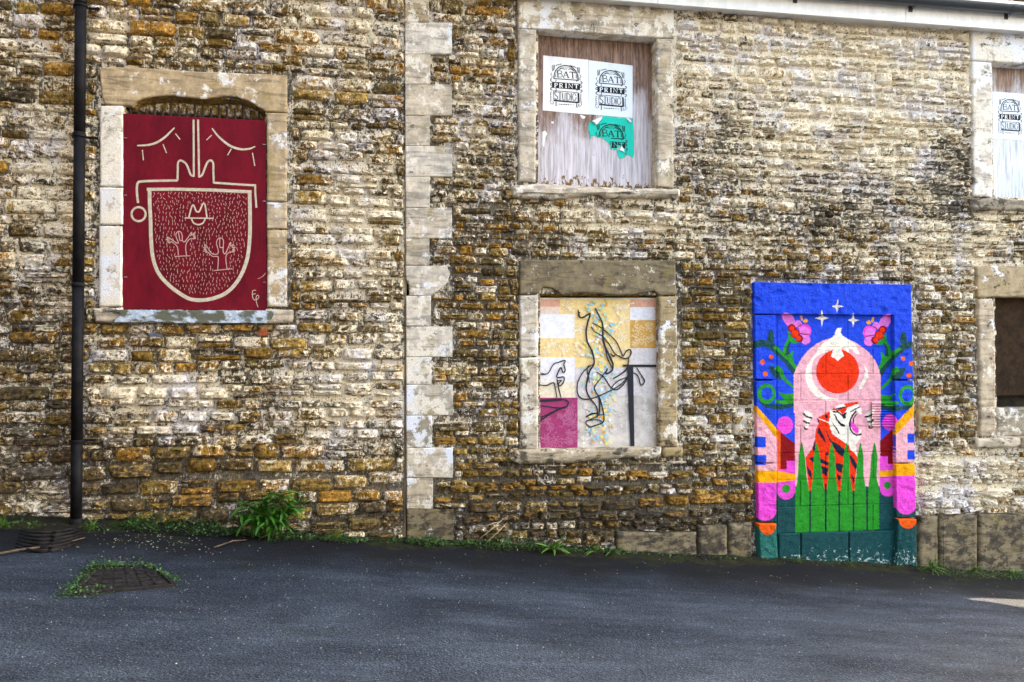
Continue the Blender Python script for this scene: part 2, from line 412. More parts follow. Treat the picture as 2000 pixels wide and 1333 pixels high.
# ------------------------------------------------------------------ the two buildings
bl = empty('stone_building', (XL + 2, 0, G(XL + 2)))
tag(bl, 'brown rubble stone building left of the pale quoins, with the red boarded window', 'building')
br = empty('stone_building', (XJ + 3, 0, G(XJ + 3)))
tag(br, 'lime-washed rubble stone building with pale quoins, four windows and white eaves board', 'building')
protL = lambda px, py: .030 if px > 165 else .020
def protR(px, py):
    k = .028
    if px > 1330 and py < 500: k = .021
    if py > 900: k = .034
    return k
build_wall(bl, XL, XJ - .004, ZTOP_L, (.046, .145, .088), (1.1, 3.8, 2.1), [OUT['red']], [HOLE['red']], protL, 11)
build_wall(br, XJ + .03, XR, ZTOP_R, (.036, .112, .064), (1.0, 3.8, 2.0), [OUT[k] for k in ('up', 'low', 'upr', 'lowr', 'door')] + quoin_rects + plinth_rects,
           [HOLE[k] for k in ('up', 'low', 'upr', 'lowr', 'door')], protR, 23)
DARKIN = plain('dark_interior_stone', (.05, .042, .035), .95, .1, mott=.4, scale=9, bump=.6, bs=40)
WALLB = plain('rear_masonry', (.30, .24, .16), .95, .1, mott=.3, scale=6, bump=.5, bs=30)
SLATE = plain('roof_slate', (.07, .075, .085), .7, .3, mott=.3, scale=8, bump=.3, bs=20)
for b, xa, xb, zt in ((bl, XL, XJ - .02, ZTOP_L), (br, XJ - .016, XR, ZTOP_R)):
    MB().box(xa, xb, .30, 6.4, G(xb) - .3, zt).build('rear_wall', DARKIN, b)
    MB().box(xa, xa + .03, .03, .297, G(xb) - .3, zt).build('end_wall', WALLB, b); MB().box(xb - .03, xb, .03, .297, G(xb) - .3, zt).build('end_wall', WALLB, b)
    ov = .08; zr = zt + .02
    MB().add([(xa, -ov, zr), (xb, -ov, zr), (xb, 6.6, zr), (xa, 6.6, zr), (xa, 3.3, zr + 1.9), (xb, 3.3, zr + 1.9)],
             [(0, 1, 5, 4), (2, 3, 4, 5), (0, 4, 3), (1, 2, 5), (0, 3, 2, 1)]).build('roof', SLATE, b)

# quoins
random.seed(5)
qt = [.75, .6, .8, .3, .75, .35, .8, .72, .35, .30, .8, .75, .82, .85, .85, .85, .70, .7, 1.0]
qw = [.4, .5, .36, .42, .38, .34, .28, .36, .36, .36, .34, .40, .45, .52, .50, .58, .44, .46, .22]
for (a, b, r), t, w in zip(QROWS, qt, qw):
    l = 790.5 + 4 * (a + b) / 2 / 1050
    pl = rectpx(l, a, r, b)
    if a == 519: pl = [(l, a), (872, a), (880, 534), (874, 553), (856, 568), (842, b), (l + 6, b), (l + 8, 560), (l, 545)]
    slab('quoin_stone', pl, -.009, .10, br, tone=t, wash=w + .03, dirt=.22 if a < 900 else .55 if a > 980 else .35, bevel=.004, jit=.002, shrink=.0005)
# plinth
for i, q in enumerate(plinth_px): slab('plinth_stone', rectpx(*q), -.035 - .004 * (i % 3), .1, br, tone=1.05, wash=.14, dirt=.58, bevel=.014, jit=.006, rough=.006)
slab('drain_slab_stone', [(1205, 1003), (1345, 1010), (1350, 1034), (1210, 1030)], -.02, .1, br, tone=1, wash=.1, dirt=.75, bevel=.012, jit=.006) if False else None

# red window surround
Z2 = lambda x, y: (180 + x / 4.443, 120 + y / 4.443)
Z3 = lambda x, y: (180 + x / 4.443, 380 + y / 4.443)
random.seed(3)
arch = [(345, 382), (385, 345), (440, 325), (520, 310), (640, 300), (740, 300), (860, 318), (960, 330), (1050, 318), (1170, 300), (1260, 312), (1350, 345), (1430, 390), (1508, 437)]
lint = [(55, 45), (400, 52), (900, 85), (1692, 118), (1694, 440)] + arch[::-1] + [(335, 385), (105, 374), (80, 300)]
slab('lintel', [Z2(*q) for q in lint], -.022, .035, bl, tone=.02, wash=.36, dirt=.24, bevel=.006, jit=.002)
# broken underside of the lintel, sloping back to the old iron bars
top = [P(*Z2(*q), -.014) for q in spline(arch, 3)]
vs = []; fs = []; m = len(top)
for k, (fr, dz) in enumerate(((0, 0), (.25, .006), (.55, .012), (1, .018))):
    for i, p in enumerate(top):
        e = .008 * mnoise.noise(Vector((p[0] * 30, k * 3, 1)))
        zlow = P(*Z2(arch[0][0], 425), .1)[2]
        vs.append((p[0], -.014 + .13 * fr + e, p[2] - dz + e * (k > 0)))
for k in range(3):
    for i in range(m - 1): fs.append((k * m + i, k * m + i + 1, (k + 1) * m + i + 1, (k + 1) * m + i))
me = mesh('lintel_break', vs, fs, True, dict(tone=np.full(len(vs), .55), wash=np.full(len(vs), .1), dirt=np.full(len(vs), .38)))
link('lintel_break', me, STONE, bl)
for (a, b, c, d), t, w in zip(((62, 381, 268, 1087), (58, 1090, 268, 1418), (55, 1425, 262, 2128), (1513, 445, 1690, 1216), (1513, 1219, 1692, 1452), (1516, 1458, 1692, 2130)), (.8, .8, .8, .02, .06, .04), (.66, .72, .64, .36, .40, .44)):
    slab('jamb_stone', [Z2(a, b), Z2(c, b + 4), Z2(c, d), Z2(a, d)], -.020, .14, bl, tone=t, wash=w, dirt=.22, bevel=.007, jit=.003, rough=.004)
slab('sill', [Z3(-8, 985), Z3(258, 978), Z3(262, 1000), Z3(1500, 1006), Z3(1510, 990), Z3(1745, 1000), Z3(1738, 1112), Z3(1530, 1122), Z3(240, 1118), Z3(20, 1112)], -.045, .1, bl, tone=.4, wash=.38, dirt=.35, bevel=.012, jit=.006)
t = NT('weathered_zinc'); p = t.pos(); nz = t.noise(t.scaled(p, (1, 1, 1.5)), 10, 8, .65)
ZINC = t.done(t.mix(t.mr(nz, .45, .56), (.10, .105, .075), t.mix(t.mr(t.noise(p, 40, 5), .4, .6), (.32, .42, .55), (.55, .60, .68))), .6, .4)
sf = [Z3(95, 999), Z3(1592, 1008), Z3(1582, 1040), Z3(1555, 1083), Z3(1522, 1100), Z3(1515, 1120), Z3(712, 1119), Z3(700, 1108), Z3(190, 1113), Z3(195, 1092), Z3(242, 1045), Z3(225, 1012)]
slab('sill_flashing', sf, -.062, -.052, bl, mat=ZINC, bevel=.002, jit=.001)
IRON = plain('rusted_iron', (.030, .022, .018), .75, .35, mott=.6, scale=50, bump=.5, bs=120)
for i in range(17):
    px = 255 + i * 15.7; pt = 222 - (14 if 2 < i < 15 else 6) + 4 * math.sin(i * 2.1); pb = 242 + i * .8
    a = P(px, pt, .055); b = P(px + .6, pb, .055)
    MB().tube([b, ((a[0] + b[0]) / 2, .053, (a[2] + b[2]) / 2), a], [.0115, .011, .009], 6).build('window_bar', IRON, bl)
x0, x1, z0, z1 = wrect(240, 224, 520, 604, .02)
slab('lintel_core', [(x0, z1 + .028), (x1, z1 + .012), (x1, z1 + .12), (x0, z1 + .12)], .10, .28, bl, mat=STONE, tone=.5, wash=.5, dirt=.2, px=False, bevel=.01, jit=.008)
slab('clay_brick', [Z3(1440, 1136), Z3(1520, 1134), Z3(1522, 1228), Z3(1440, 1234)], -.035, .05, bl, mat=plain('fired_clay', (.34, .085, .035), .85, .2, mott=.35, scale=40, bump=.5), bevel=.004)
slab('slate_piece', [Z3(470, 1195), Z3(605, 1190), Z3(605, 1258), Z3(500, 1250)], -.012, .05, bl, mat=plain('slate_chip', (.10, .12, .16), .6, .3, mott=.3, scale=30, bump=.4), bevel=.004, jit=.005)

# upper window
Z5 = lambda x, y: (1000 + x / 3.331, y / 3.331)
slab('lintel', [Z5(40, -130), Z5(1056, -130), Z5(1056, 250), Z5(930, 246), Z5(160, 188), Z5(40, 183)], -.020, .28, br, tone=.2, wash=.52, dirt=.27, bevel=.005)
slab('jamb_stone', [Z5(41, 184), Z5(159, 191), Z5(157, 1184), Z5(41, 1178)], -.018, .28, br, tone=.36, wash=.42, dirt=.24)
slab('jamb_stone', [Z5(942, 249), Z5(1045, 253), Z5(1056, 1222), Z5(944, 1216)], -.018, .28, br, tone=.40, wash=.40, dirt=.24)
slab('sill', [Z5(0, 1205), Z5(160, 1190), Z5(600, 1212), Z5(945, 1222), Z5(1100, 1228), Z5(1100, 1272), Z5(1010, 1290), Z5(830, 1285), Z5(620, 1290), Z5(580, 1262), Z5(480, 1275), Z5(300, 1292), Z5(120, 1290), Z5(0, 1280)], -.055, .28, br, tone=.42, wash=.36, dirt=.40, bevel=.022, jit=.008)
# lower window
Z6 = lambda x, y: (1000 + x / 3.1, 490 + y / 3.1)
slab('lintel', [Z6(46, 60), Z6(70, 52), Z6(993, 57), Z6(998, 270), Z6(892, 272), Z6(860, 243), Z6(800, 262), Z6(600, 275), Z6(540, 262), Z6(400, 258), Z6(300, 270), Z6(240, 228), Z6(190, 220), Z6(162, 262), Z6(46, 268)], -.020, .05, br, tone=.99, wash=.28, dirt=.34, bevel=.008, jit=.003)
slab('lintel_core', [Z6(120, 200), Z6(930, 200), Z6(930, 279), Z6(120, 276)], .052, .28, br, mat=STONE, tone=.05, wash=.1, dirt=.4, bevel=.006, jit=.008)
slab('jamb_stone', [Z6(46, 270), Z6(160, 265), Z6(161, 640), Z6(48, 645)], -.018, .28, br, tone=.75, wash=.44, dirt=.34)
slab('jamb_stone', [Z6(48, 648), Z6(161, 643), Z6(161, 1207), Z6(50, 1200)], -.018, .28, br, tone=.72, wash=.46, dirt=.36)
slab('jamb_stone', [Z6(890, 274), Z6(1001, 274), Z6(1006, 1188), Z6(893, 1188)], -.018, .28, br, tone=.65, wash=.44, dirt=.36)
slab('sill', [Z6(14, 1210), Z6(160, 1203), Z6(912, 1188), Z6(908, 1250), Z6(800, 1276), Z6(690, 1255), Z6(550, 1270), Z6(300, 1290), Z6(50, 1296), Z6(14, 1284)], -.050, .28, br, tone=.66, wash=.36, dirt=.42, bevel=.018, jit=.007)
slab('sill', [Z6(915, 1195), Z6(1036, 1187), Z6(1042, 1225), Z6(1032, 1250), Z6(918, 1258)], -.045, .28, br, tone=.6, wash=.3, dirt=.40, bevel=.012, jit=.005)
# upper right window (runs on out of the photograph)
slab('lintel', [(1899, 30), (2180, 50), (2180, 136), (1938, 121), (1899, 118)], -.020, .28, br, tone=.75, wash=.66, dirt=.30)
slab('jamb_stone', [(1899, 119), (1938, 122), (1940, 386), (1902, 385)], -.018, .28, br, tone=.75, wash=.5, dirt=.30)
slab('jamb_stone', [(2142, 136), (2178, 138), (2180, 400), (2142, 398)], -.018, .28, br, tone=.75, wash=.5, dirt=.30)
slab('sill', [(1893, 388), (1940, 386), (2185, 399), (2185, 420), (2010, 412), (1900, 411)], -.055, .28, br, tone=.9, wash=.3, dirt=.45, bevel=.014, jit=.006)
# lower right window
slab('lintel', [(1908, 519), (2190, 519), (2190, 583), (1942, 581), (1910, 583)], -.020, .28, br, tone=.55, wash=.32, dirt=.30)
slab('jamb_stone', [(1911, 584), (1939, 583), (1944, 610), (1946, 854), (1915, 853)], -.018, .28, br, tone=.1, wash=.38, dirt=.3, jit=.005)
slab('jamb_stone', [(2150, 584), (2186, 584), (2190, 852), (2152, 852)], -.018, .28, br, tone=.1, wash=.38, dirt=.3)
slab('sill', [(1907, 857), (1995, 855), (1996, 870), (1985, 876), (1907, 877)], -.04, .28, br, tone=.4, wash=.3, dirt=.36, bevel=.012)
slab('sill', [(1998, 855), (2190, 852), (2190, 874), (1999, 876)], -.04, .28, br, tone=.4, wash=.3, dirt=.36, bevel=.012)
slab('sill_block', [(1948, 797), (2160, 794), (2160, 856), (1948, 856)], .10, .28, br, tone=.9, wash=.5, dirt=.35, bevel=.012)
# dressed blocks beside the doorway
slab('block_stone', [(1434, 795), (1470, 793), (1470, 852), (1434, 850)], -.016, .1, br, tone=.35, wash=.5, dirt=.32)
slab('block_stone', [(1794, 782), (1826, 782), (1826, 846), (1794, 846)], -.016, .1, br, tone=.55, wash=.36, dirt=.32)

# eaves: white board, gutter with brackets
EX0, EX1 = P(1180, 0, -.1)[0], XR + .1
e0, e1 = P(1317, 12, -.10), P(2000, 63, -.10)
sl = (e1[2] - e0[2]) / (e1[0] - e0[0]); zl = lambda x: e0[2] + sl * (x - e0[0])
t = NT('eaves_paint'); p = t.pos()
c = t.mul((.80, .79, .77), t.mr(t.noise(t.scaled(p, (1, 1, .25)), 9, 6, .65), .3, .7, .86, 1.05))
FASC = t.done(t.mix(t.mr(t.noise(p, 30, 7, .7), .64, .72), c, (.25, .2, .14)), .45, .4)
joints = [EX0 - 2.2, P(1283, 5, -.1)[0], P(1766, 20, -.1)[0], EX1]
for a, b in zip(joints[:-1], joints[1:]):
    a += .002; b -= .002; d = .02
    MB().add([(a, -.12, zl(a)), (b, -.12, zl(b)), (b, -.12, zl(b) + .26), (a, -.12, zl(a) + .26), (a, -.098, zl(a)), (b, -.098, zl(b)), (b, -.098, zl(b) + .26), (a, -.098, zl(a) + .26)],
             [(0, 1, 2, 3), (5, 4, 7, 6), (0, 4, 5, 1), (3, 2, 6, 7), (0, 3, 7, 4), (1, 5, 6, 2)]).build('eaves_board', FASC, br, bevel=.003)
a, b = EX0 - 2.2, EX1
MB().add([(a, -.097, zl(a) + .012), (b, -.097, zl(b) + .012), (b, .05, zl(b) + .012), (a, .05, zl(a) + .012), (a, -.097, zl(a) + .03), (b, -.097, zl(b) + .03), (b, .05, zl(b) + .03), (a, .05, zl(a) + .03)],
         [(0, 1, 2, 3), (4, 7, 6, 5), (0, 4, 5, 1), (3, 2, 6, 7), (0, 3, 7, 4), (1, 5, 6, 2)]).build('soffit_board', FASC, br)
GUT = plain('gutter_plastic', (.030, .034, .042), .35, .5, mott=.1)
g0, g1 = P(1765, 0, -.22), P(2000, 24, -.22)
sl2 = sl; zg = lambda x: g1[2] + sl2 * (x - g1[0])
vs = []; fs = []; nA_ = 12; pr = [(math.cos(math.pi * k / nA_), math.sin(math.pi * k / nA_)) for k in range(nA_ + 1)]
for x in (EX0 - 2.2, EX1):
    for r in (.056, .052):
        for c_, s_ in pr: vs.append((x, -.180 - r * c_, zg(x) + .056 - r * s_))
M_ = nA_ + 1
for r in range(2):
    for k in range(nA_): fs.append((r * M_ + k, r * M_ + k + 1, (r + 2) * M_ + k + 1, (r + 2) * M_ + k))
link('gutter', mesh('gutter', vs, fs, True), GUT, br)
for pxb in (1560, 1787, 1975):
    x = P(pxb, 10, -.18)[0]; z = zg(x)
    m_ = MB()
    for k in range(nA_):
        (c1, s1), (c2, s2) = pr[k], pr[k + 1]; q = .060; zz = z + .056
        m_.add([(x - .02, -.18 - q * c1, zz - q * s1), (x + .02, -.18 - q * c1, zz - q * s1), (x + .02, -.18 - q * c2, zz - q * s2), (x - .02, -.18 - q * c2, zz - q * s2)], [(0, 1, 2, 3)])
    m_.add([(x - .02, -.122, z - .03), (x + .02, -.122, z - .03), (x + .02, -.122, z + .08), (x - .02, -.122, z + .08), (x - .004, -.23, z + .03), (x + .004, -.23, z + .03), (x + .004, -.13, z - .03), (x - .004, -.13, z - .03)],
           [(0, 1, 2, 3), (4, 5, 6, 7), (0, 1, 6, 7)])
    m_.build('gutter_bracket', GUT, br)

# ------------------------------------------------------------------ road
def gridline(lo, hi, parts):
    return sorted({round(v, 4) for a, b, s in parts for v in np.arange(a, b + 1e-6, s)})
gx = gridline(0, 0, [(-60, -8, 4), (-8, 9, .12), (9, 61, 4)]); gy = gridline(0, 0, [(-60, -6, 3), (-6, .2, .1)])
vs = []
for y in gy:
    for x in gx:
        near = abs(x) < 9 and y > -6
        vs.append((x, y, G(x) + (.014 * fbm(x * .9, y * .9, 2, 3) + .004 * fbm(x * 6, y * 6, 5, 2) if near else 0)))
nx = len(gx); fs = [(j * nx + i, j * nx + i + 1, (j + 1) * nx + i + 1, (j + 1) * nx + i) for j in range(len(gy) - 1) for i in range(nx - 1)]
t = NT('worn_asphalt'); p = t.pos(); xyz = t.sep(p)
agg = t.voro(p, 85); aggc = t.voro(p, 85, 'F1', 'Color')
big = t.noise(t.scaled(p, (.35, 1, 1)), 1.6, 5, .6); mid = t.noise(t.scaled(p, (.3, 1, 1)), 6, 5, .65)
base = t.mix(t.mr(big, .35, .65), (.013, .019, .030), (.030, .041, .059))
base = t.mul(base, t.mr(mid, .3, .7, .78, 1.22))
base = t.mul(base, t.mr(t.noise(p, 80, 4, .8), .3, .7, .30, 1.8)); base = t.mul(base, t.mr(t.noise(t.scaled(p, (.12, 1, 1)), 14, 4, .65), .3, .7, .84, 1.16))
chipc = t.math('MULTIPLY', t.mr(agg, .28, .18), t.mr(t.sep(aggc)[0], .80, .86))
base = t.mix(t.math('MULTIPLY', chipc, .8), base, (.19, .20, .22))
edge = t.math('ADD', t.math('MULTIPLY', xyz[1], 1.0), t.math('MULTIPLY', t.math('SUBTRACT', t.noise(p, 1.7, 6, .6), .5), 1.3))
band = t.mr(edge, -1.25, -.45)                       # silt and algae gathered along the foot of the wall
base = t.mix(t.math('MULTIPLY', band, .92), base, (.006, .007, .009))
base = t.mix(t.math('MULTIPLY', t.math('MULTIPLY', band, t.mr(t.noise(p, 3.1, 6, .7), .55, .66)), .6), base, (.018, .024, .008))
t.bump(t.math('ADD', t.math('MULTIPLY', agg, .8), t.noise(p, 70, 4, .7)), .9, .006)
tag(link('road', mesh('road', vs, fs, True), t.done(base, .9, .10)), kind='structure')

# silt bank at the foot of the wall
t = NT('silt_and_moss'); p = t.pos()
sc_ = t.mix(t.mr(t.noise(p, 9, 6, .7), .42, .6), (.014, .012, .010), (.020, .024, .009)); sc_ = t.mul(sc_, t.mr(t.noise(p, 110, 3, .7), .3, .7, .4, 1.8))
t.bump(t.noise(p, 90, 5, .7), 1, .01); SILT = t.done(sc_, .95, .1)
vs = []; prof = [(.06, .9), (0, 1.0), (-.05, .85), (-.11, .45), (-.19, .12), (-.27, -.25)]
xs = np.arange(-4.2, 6.6, .05)
for x in xs:
    h = .016 + .02 * (fbm(x * 1.1, 1, 1, 3) + .3) + .03 * math.exp(-((x + 1.6) / .9) ** 2); w = 1 + .5 * fbm(x * 1.7, 4, 2, 3)
    for a, b in prof: vs.append((x, a * (w if a < 0 else 1), G(x) + b * max(h, .012) + .010 * fbm(x * 9, a * 30, 3, 3)))
k = len(prof); fs = [(i * k + j, i * k + j + 1, (i + 1) * k + j + 1, (i + 1) * k + j) for i in range(len(xs) - 1) for j in range(k - 1)]
tag(link('verge', mesh('verge', vs, fs, True), SILT), kind='structure')

# ------------------------------------------------------------------ rainwater pipe
PIPE = plain('painted_cast_iron', (.008, .008, .010),   .6, .10, mott=.5, scale=14, bump=.3, bs=50)
pt_, pb_ = P(160, -250, -.09), P(148.5, 1025, -.09)
dp = empty('drainpipe', (pb_[0], -.09, G(pb_[0])))
tag(dp, 'black cast iron drainpipe running down the left stone wall', 'drainpipe')
lerp = lambda py: tuple(np.array(pb_) + (np.array(pt_) - np.array(pb_)) * (1025 - py) / 1275)
RP = .038
for a, b in ((-250, 6), (8, 268), (270, 561), (563, 863), (865, 1012)):
    MB().tube([lerp(a), lerp(b)], RP, 20).build('pipe_length', PIPE, dp, True)
for py in (7, 269, 562):
    a, b = np.array(lerp(py - 4)), np.array(lerp(py + 5))
    m_ = MB().tube([a, b], RP + .004, 20); m_.build('pipe_collar', PIPE, dp, True)
for py in (16, 272, 864):
    c = np.array(lerp(py)); m_ = MB().tube([c - (0, 0, .006), c + (0, 0, .006)], RP + .010, 20)
    m_.box(c[0] + .04, c[0] + .115, -.062, -.054, c[2] - .008, c[2] + .008); m_.box(c[0] - .06, c[0] - .04, -.062, -.054, c[2] - .008, c[2] + .008)
    m_.tube([(c[0] + .098, -.065, c[2]), (c[0] + .098, .02, c[2])], .006, 8)
    m_.build('pipe_clip', PIPE, dp)
c = np.array(lerp(1013)); MB().tube([c, c - (0, 0, .02), c - (0, 0, .05), c - (0, 0, .22)], [RP + .002, RP + .008, RP + .008, RP + .012], 20).build('pipe_shoe', PIPE, dp, True)

# ------------------------------------------------------------------ flat paint on boards
STUFFKEYS = {'dash', 'ylace', 'olace', 'mlace', 'slace', 'dblue', 'dyel', 'dwht', 'dpink', 'dora', 'dgrn'}
class Art:
    "shapes given in survey px (through f), laid on a board at depth y"
    def __init__(s, f, y): s.f = f; s.y = y; s.lay = {}; s.k = 0; s.order = []; s.clip = None
    def q(s, pts): return [P(*s.f(*p), 0) for p in pts]
    def _mb(s, key):
        if not s.order or s.order[-1][0] != key: s.y -= .0003; s.order.append((key, MB(), s.y))
        return s.order[-1]
    def put(s, pts, key, faces=None):
        k, mb, y = s._mb(key); s.y -= 6e-6; y = s.y; v = [P(*s.f(*p), y) for p in pts]
        mb.add(v, faces or [tuple(range(len(v)))])
    def fill(s, pts, key):
        if s.clip is None or all(pip(s.clip, np.array([p[0]]), np.array([p[1]]))[0] for p in pts): s.put(pts, key)
    def line(s, pts, w, key, taper=0, closed=False, smooth=True, k=6):
        pts = spline(pts, k, closed) if smooth and len(pts) > 2 else list(pts)
        if closed: pts = pts + [pts[0]]
        A = np.array(pts, float); n = len(A)
        if closed: T = np.roll(A[:-1], -1, 0) - np.roll(A[:-1], 1, 0); T = np.vstack([T, T[:1]])
        else: T = np.gradient(A, axis=0)
        T /= np.maximum(np.hypot(T[:, 0], T[:, 1])[:, None], 1e-6); N = np.stack([-T[:, 1], T[:, 0]], 1)
        ww = np.full(n, w / 2.0)
        if taper: ww = ww * (1 - taper * abs(np.linspace(-1, 1, n)) ** 2)
        L = A + N * ww[:, None]; R = A - N * ww[:, None]
        if s.clip is not None:
            ok = pip(s.clip, A[:, 0], A[:, 1])
            fs = [(i, i + 1, n + i + 1, n + i) for i in range(n - 1) if ok[i] and ok[i + 1]]
        else: fs = [(i, i + 1, n + i + 1, n + i) for i in range(n - 1)]
        if fs: s.put([tuple(q) for q in L] + [tuple(q) for q in R], key, fs)
    def build(s, parent, mats, names):
        for key, mb, y in s.order:
            if mb.f:
                o = mb.build(names.get(key, 'painted_patch'), mats[key], parent)
                if key in STUFFKEYS: o['kind'] = 'stuff'
def paint(name, col, rough=.7, mott=.12, scale=40): return plain(name, col, rough, .1, mott=mott, scale=scale)

# ---- red board
def board(name, pxpoly, y, th, mat, parent=None):
    o = slab(name, pxpoly, y, y + th, parent, mat=mat, bevel=.0015, jit=.0004, rough=0, step=.1, shrink=0)
    return o
t = NT('red_paint'); p = t.pos()
rc = t.mul((.135, .003, .012), t.mr(t.noise(t.scaled(p, (1, 1, .4)), 7, 6, .7), .3, .7, .72, 1.28))
rc = t.mul(rc, t.mr(t.noise(p, 220, 2, .6), .3, .7, .8, 1.2)); rc = t.mix(t.mr(t.noise(t.scaled(p, (1, 1, .08)), 60, 3), .58, .72, 0, .25), rc, (.11, .004, .022))
RED = t.done(rc, .75, .15)
red = tag(empty('painted_board', P(380, 604, .0)), 'crimson board with a pale line-drawn face, fixed in the left window', 'board')
board('panel', [(240, 222), (519, 235.5), (521.5, 606), (237.5, 604)], -.008, .012, RED, red)
ar = Art(lambda x, y: Z2(x, y), -.0085)
CR = 'cream'
ar.line([(390, 732), (450, 730), (510, 722), (570, 700), (630, 660), (680, 612), (714, 578)], 19, CR, .45)
ar.line([(1040, 581), (1080, 635), (1130, 685), (1190, 730), (1250, 755), (1310, 765), (1370, 758), (1414, 740)], 20, CR, .5)
for a, b in (((436, 770), (445, 860)), ((615, 720), (645, 796)), ((723, 628), (762, 679)), ((1037, 642), (992, 684)), ((1208, 760), (1175, 816)), ((1391, 795), (1411, 908))): ar.line([a, b], 9, CR, smooth=False)
ar.line([(880, 507), (882, 1000)], 17, CR, smooth=False); ar.line([(919, 507), (928, 1006)], 17, CR, smooth=False)
ar.line(spline([(886, 997), (856, 985), (835, 932), (810, 885), (770, 862), (746, 880), (743, 950), (740, 1035)], 6) , 17, CR, smooth=False)
ar.line(spline([(740, 1035), (600, 1037), (430, 1043), (396, 1058), (388, 1100), (390, 1160), (398, 1230)], 6), 20, CR, smooth=False)
ar.line(spline([(924, 1004), (955, 985), (985, 910), (1005, 872), (1030, 861), (1050, 885), (1052, 960), (1055, 1056)], 6), 17, CR, smooth=False)
ar.line([(1052, 1054), (1250, 1068), (1422, 1078)], 18, CR, smooth=False); ar.line([(1414, 1072), (1416, 1150), (1425, 1272)], 17, CR, smooth=False)
O3 = 1155.2
beard = [(498, 1120), (500, 1155 + 100), (506, O3 + 200), (512, O3 + 400), (530, O3 + 560), (580, O3 + 690), (680, O3 + 800), (800, O3 + 885), (870, O3 + 913), (960, O3 + 918), (1060, O3 + 900), (1170, O3 + 850), (1270, O3 + 740), (1340, O3 + 580), (1366, O3 + 400), (1370, O3 + 200), (1368, O3 + 80), (1366, 1130)]
ar.line(beard, 32, CR); ar.line([(474, 1112), (700, 1110), (1050, 1118), (1384, 1134)], 27, CR, smooth=False)
ar.line(circ(403, O3 + 172, 61), 18, CR, closed=True, smooth=False)
ar.line([(838, O3 + 203), (862, O3 + 115), (880, O3 + 94), (900, O3 + 140), (915, O3 + 152), (932, O3 + 145), (955, O3 + 92), (970, O3 + 78), (982, O3 + 105), (996, O3 + 203)], 13, CR)
ar.line([(803, O3 + 205), (1053, O3 + 208)], 11, CR, smooth=False); ar.line([(862, O3 + 212), (880, O3 + 247), (922, O3 + 263), (962, O3 + 248), (981, O3 + 212)], 13, CR)
ar.line([(1422, O3 + 832), (1394, O3 + 838), (1391, O3 + 880), (1402, O3 + 912), (1425, O3 + 915), (1446, O3 + 895), (1440, O3 + 876), (1425, O3 + 885), (1424, O3 + 930), (1440, O3 + 980)], 6, CR); ar.line([(1392, O3 + 868), (1418, O3 + 862)], 6, CR, smooth=False)
ar.line([(1437, O3 + 733), (1475, O3 + 715), (1505, O3 + 683)], 4, CR)
Zf = lambda pts: [((130 + x / 12.5) * 4.443, (320 + y / 12.5) * 4.443) for x, y in pts]
for pts in ([(480, 740), (470, 620), (450, 525), (380, 455), (310, 408), (270, 435), (262, 405), (225, 440), (235, 405), (200, 400), (245, 378), (170, 352), (240, 345), (200, 300), (235, 300), (330, 365), (430, 435), (475, 440), (470, 400), (425, 290), (425, 210), (460, 165), (500, 155), (545, 180), (572, 250), (575, 360), (605, 410), (640, 400), (720, 300), (790, 185), (808, 190), (795, 250), (870, 190), (880, 205), (835, 260), (890, 245), (850, 280), (905, 290), (860, 300), (900, 330), (770, 335), (710, 390), (670, 460), (658, 580), (680, 745)],
            [(480, 170), (500, 280), (520, 375), (570, 372)], [(390, 768), (600, 755), (772, 752)],
            [(1440, 1090), (1450, 950), (1455, 800), (1430, 765), (1320, 765), (1260, 720), (1195, 660), (1140, 680), (1185, 640), (1115, 640), (1165, 610), (1100, 600), (1150, 580), (1085, 550), (1145, 540), (1115, 490), (1150, 485), (1200, 560), (1270, 670), (1340, 712), (1430, 705), (1455, 640), (1430, 530), (1410, 450), (1430, 360), (1490, 315), (1555, 335), (1583, 400), (1575, 520), (1572, 640), (1605, 705), (1640, 680), (1700, 540), (1745, 435), (1762, 440), (1750, 515), (1825, 465), (1790, 545), (1870, 540), (1805, 595), (1860, 610), (1800, 630), (1850, 655), (1740, 660), (1660, 720), (1638, 800), (1650, 950), (1668, 1070)],
            [(1492, 315), (1492, 530), (1565, 545)], [(1345, 1112), (1560, 1090), (1795, 1066)]):
    ar.line(Zf(pts), 7.5, 'thin', k=4)
bp = np.array(beard); rr = random.Random(4); nd = 0
cy_ = 1150
while cy_ < O3 + 900:
    cx_ = 515 + rr.uniform(0, 20)
    while cx_ < 1360:
        qx, qy = cx_ + rr.uniform(-7, 7), cy_ + rr.uniform(-11, 11)
        inn = pip(bp, np.array([qx - 30, qx + 30, qx]), np.array([qy, qy, qy + 45]))
        fig = (640 < qx < 905 and O3 + 318 < qy < O3 + 545) and abs(qx - 780) < 60 or (1055 < qx < 1180 and O3 + 375 < qy < O3 + 660) or (835 < qx < 1000 and O3 + 90 < qy < O3 + 270)
        if inn.all() and not fig:
            L = rr.uniform(7, 13); a = rr.gauss(0, .22 if qy > O3 + 150 else .4); ar.line([(qx - L * math.sin(a), qy - L * math.cos(a)), (qx + L * math.sin(a), qy + L * math.cos(a))], 4.2, 'dash', smooth=False); nd += 1
        cx_ += rr.uniform(24, 36)
    cy_ += 33
ar.build(red, {'cream': paint('cream_line_paint', (.52, .45, .35), mott=.2, scale=60), 'thin': paint('pink_line_paint', (.52, .33, .30)), 'dash': paint('dash_paint', (.50, .34, .27))}, {'cream': 'painted_lines', 'thin': 'painted_figures', 'dash': 'painted_dashes'})
NAIL = plain('nail_steel', (.35, .35, .37), .4, .5, 0, mott=.2)
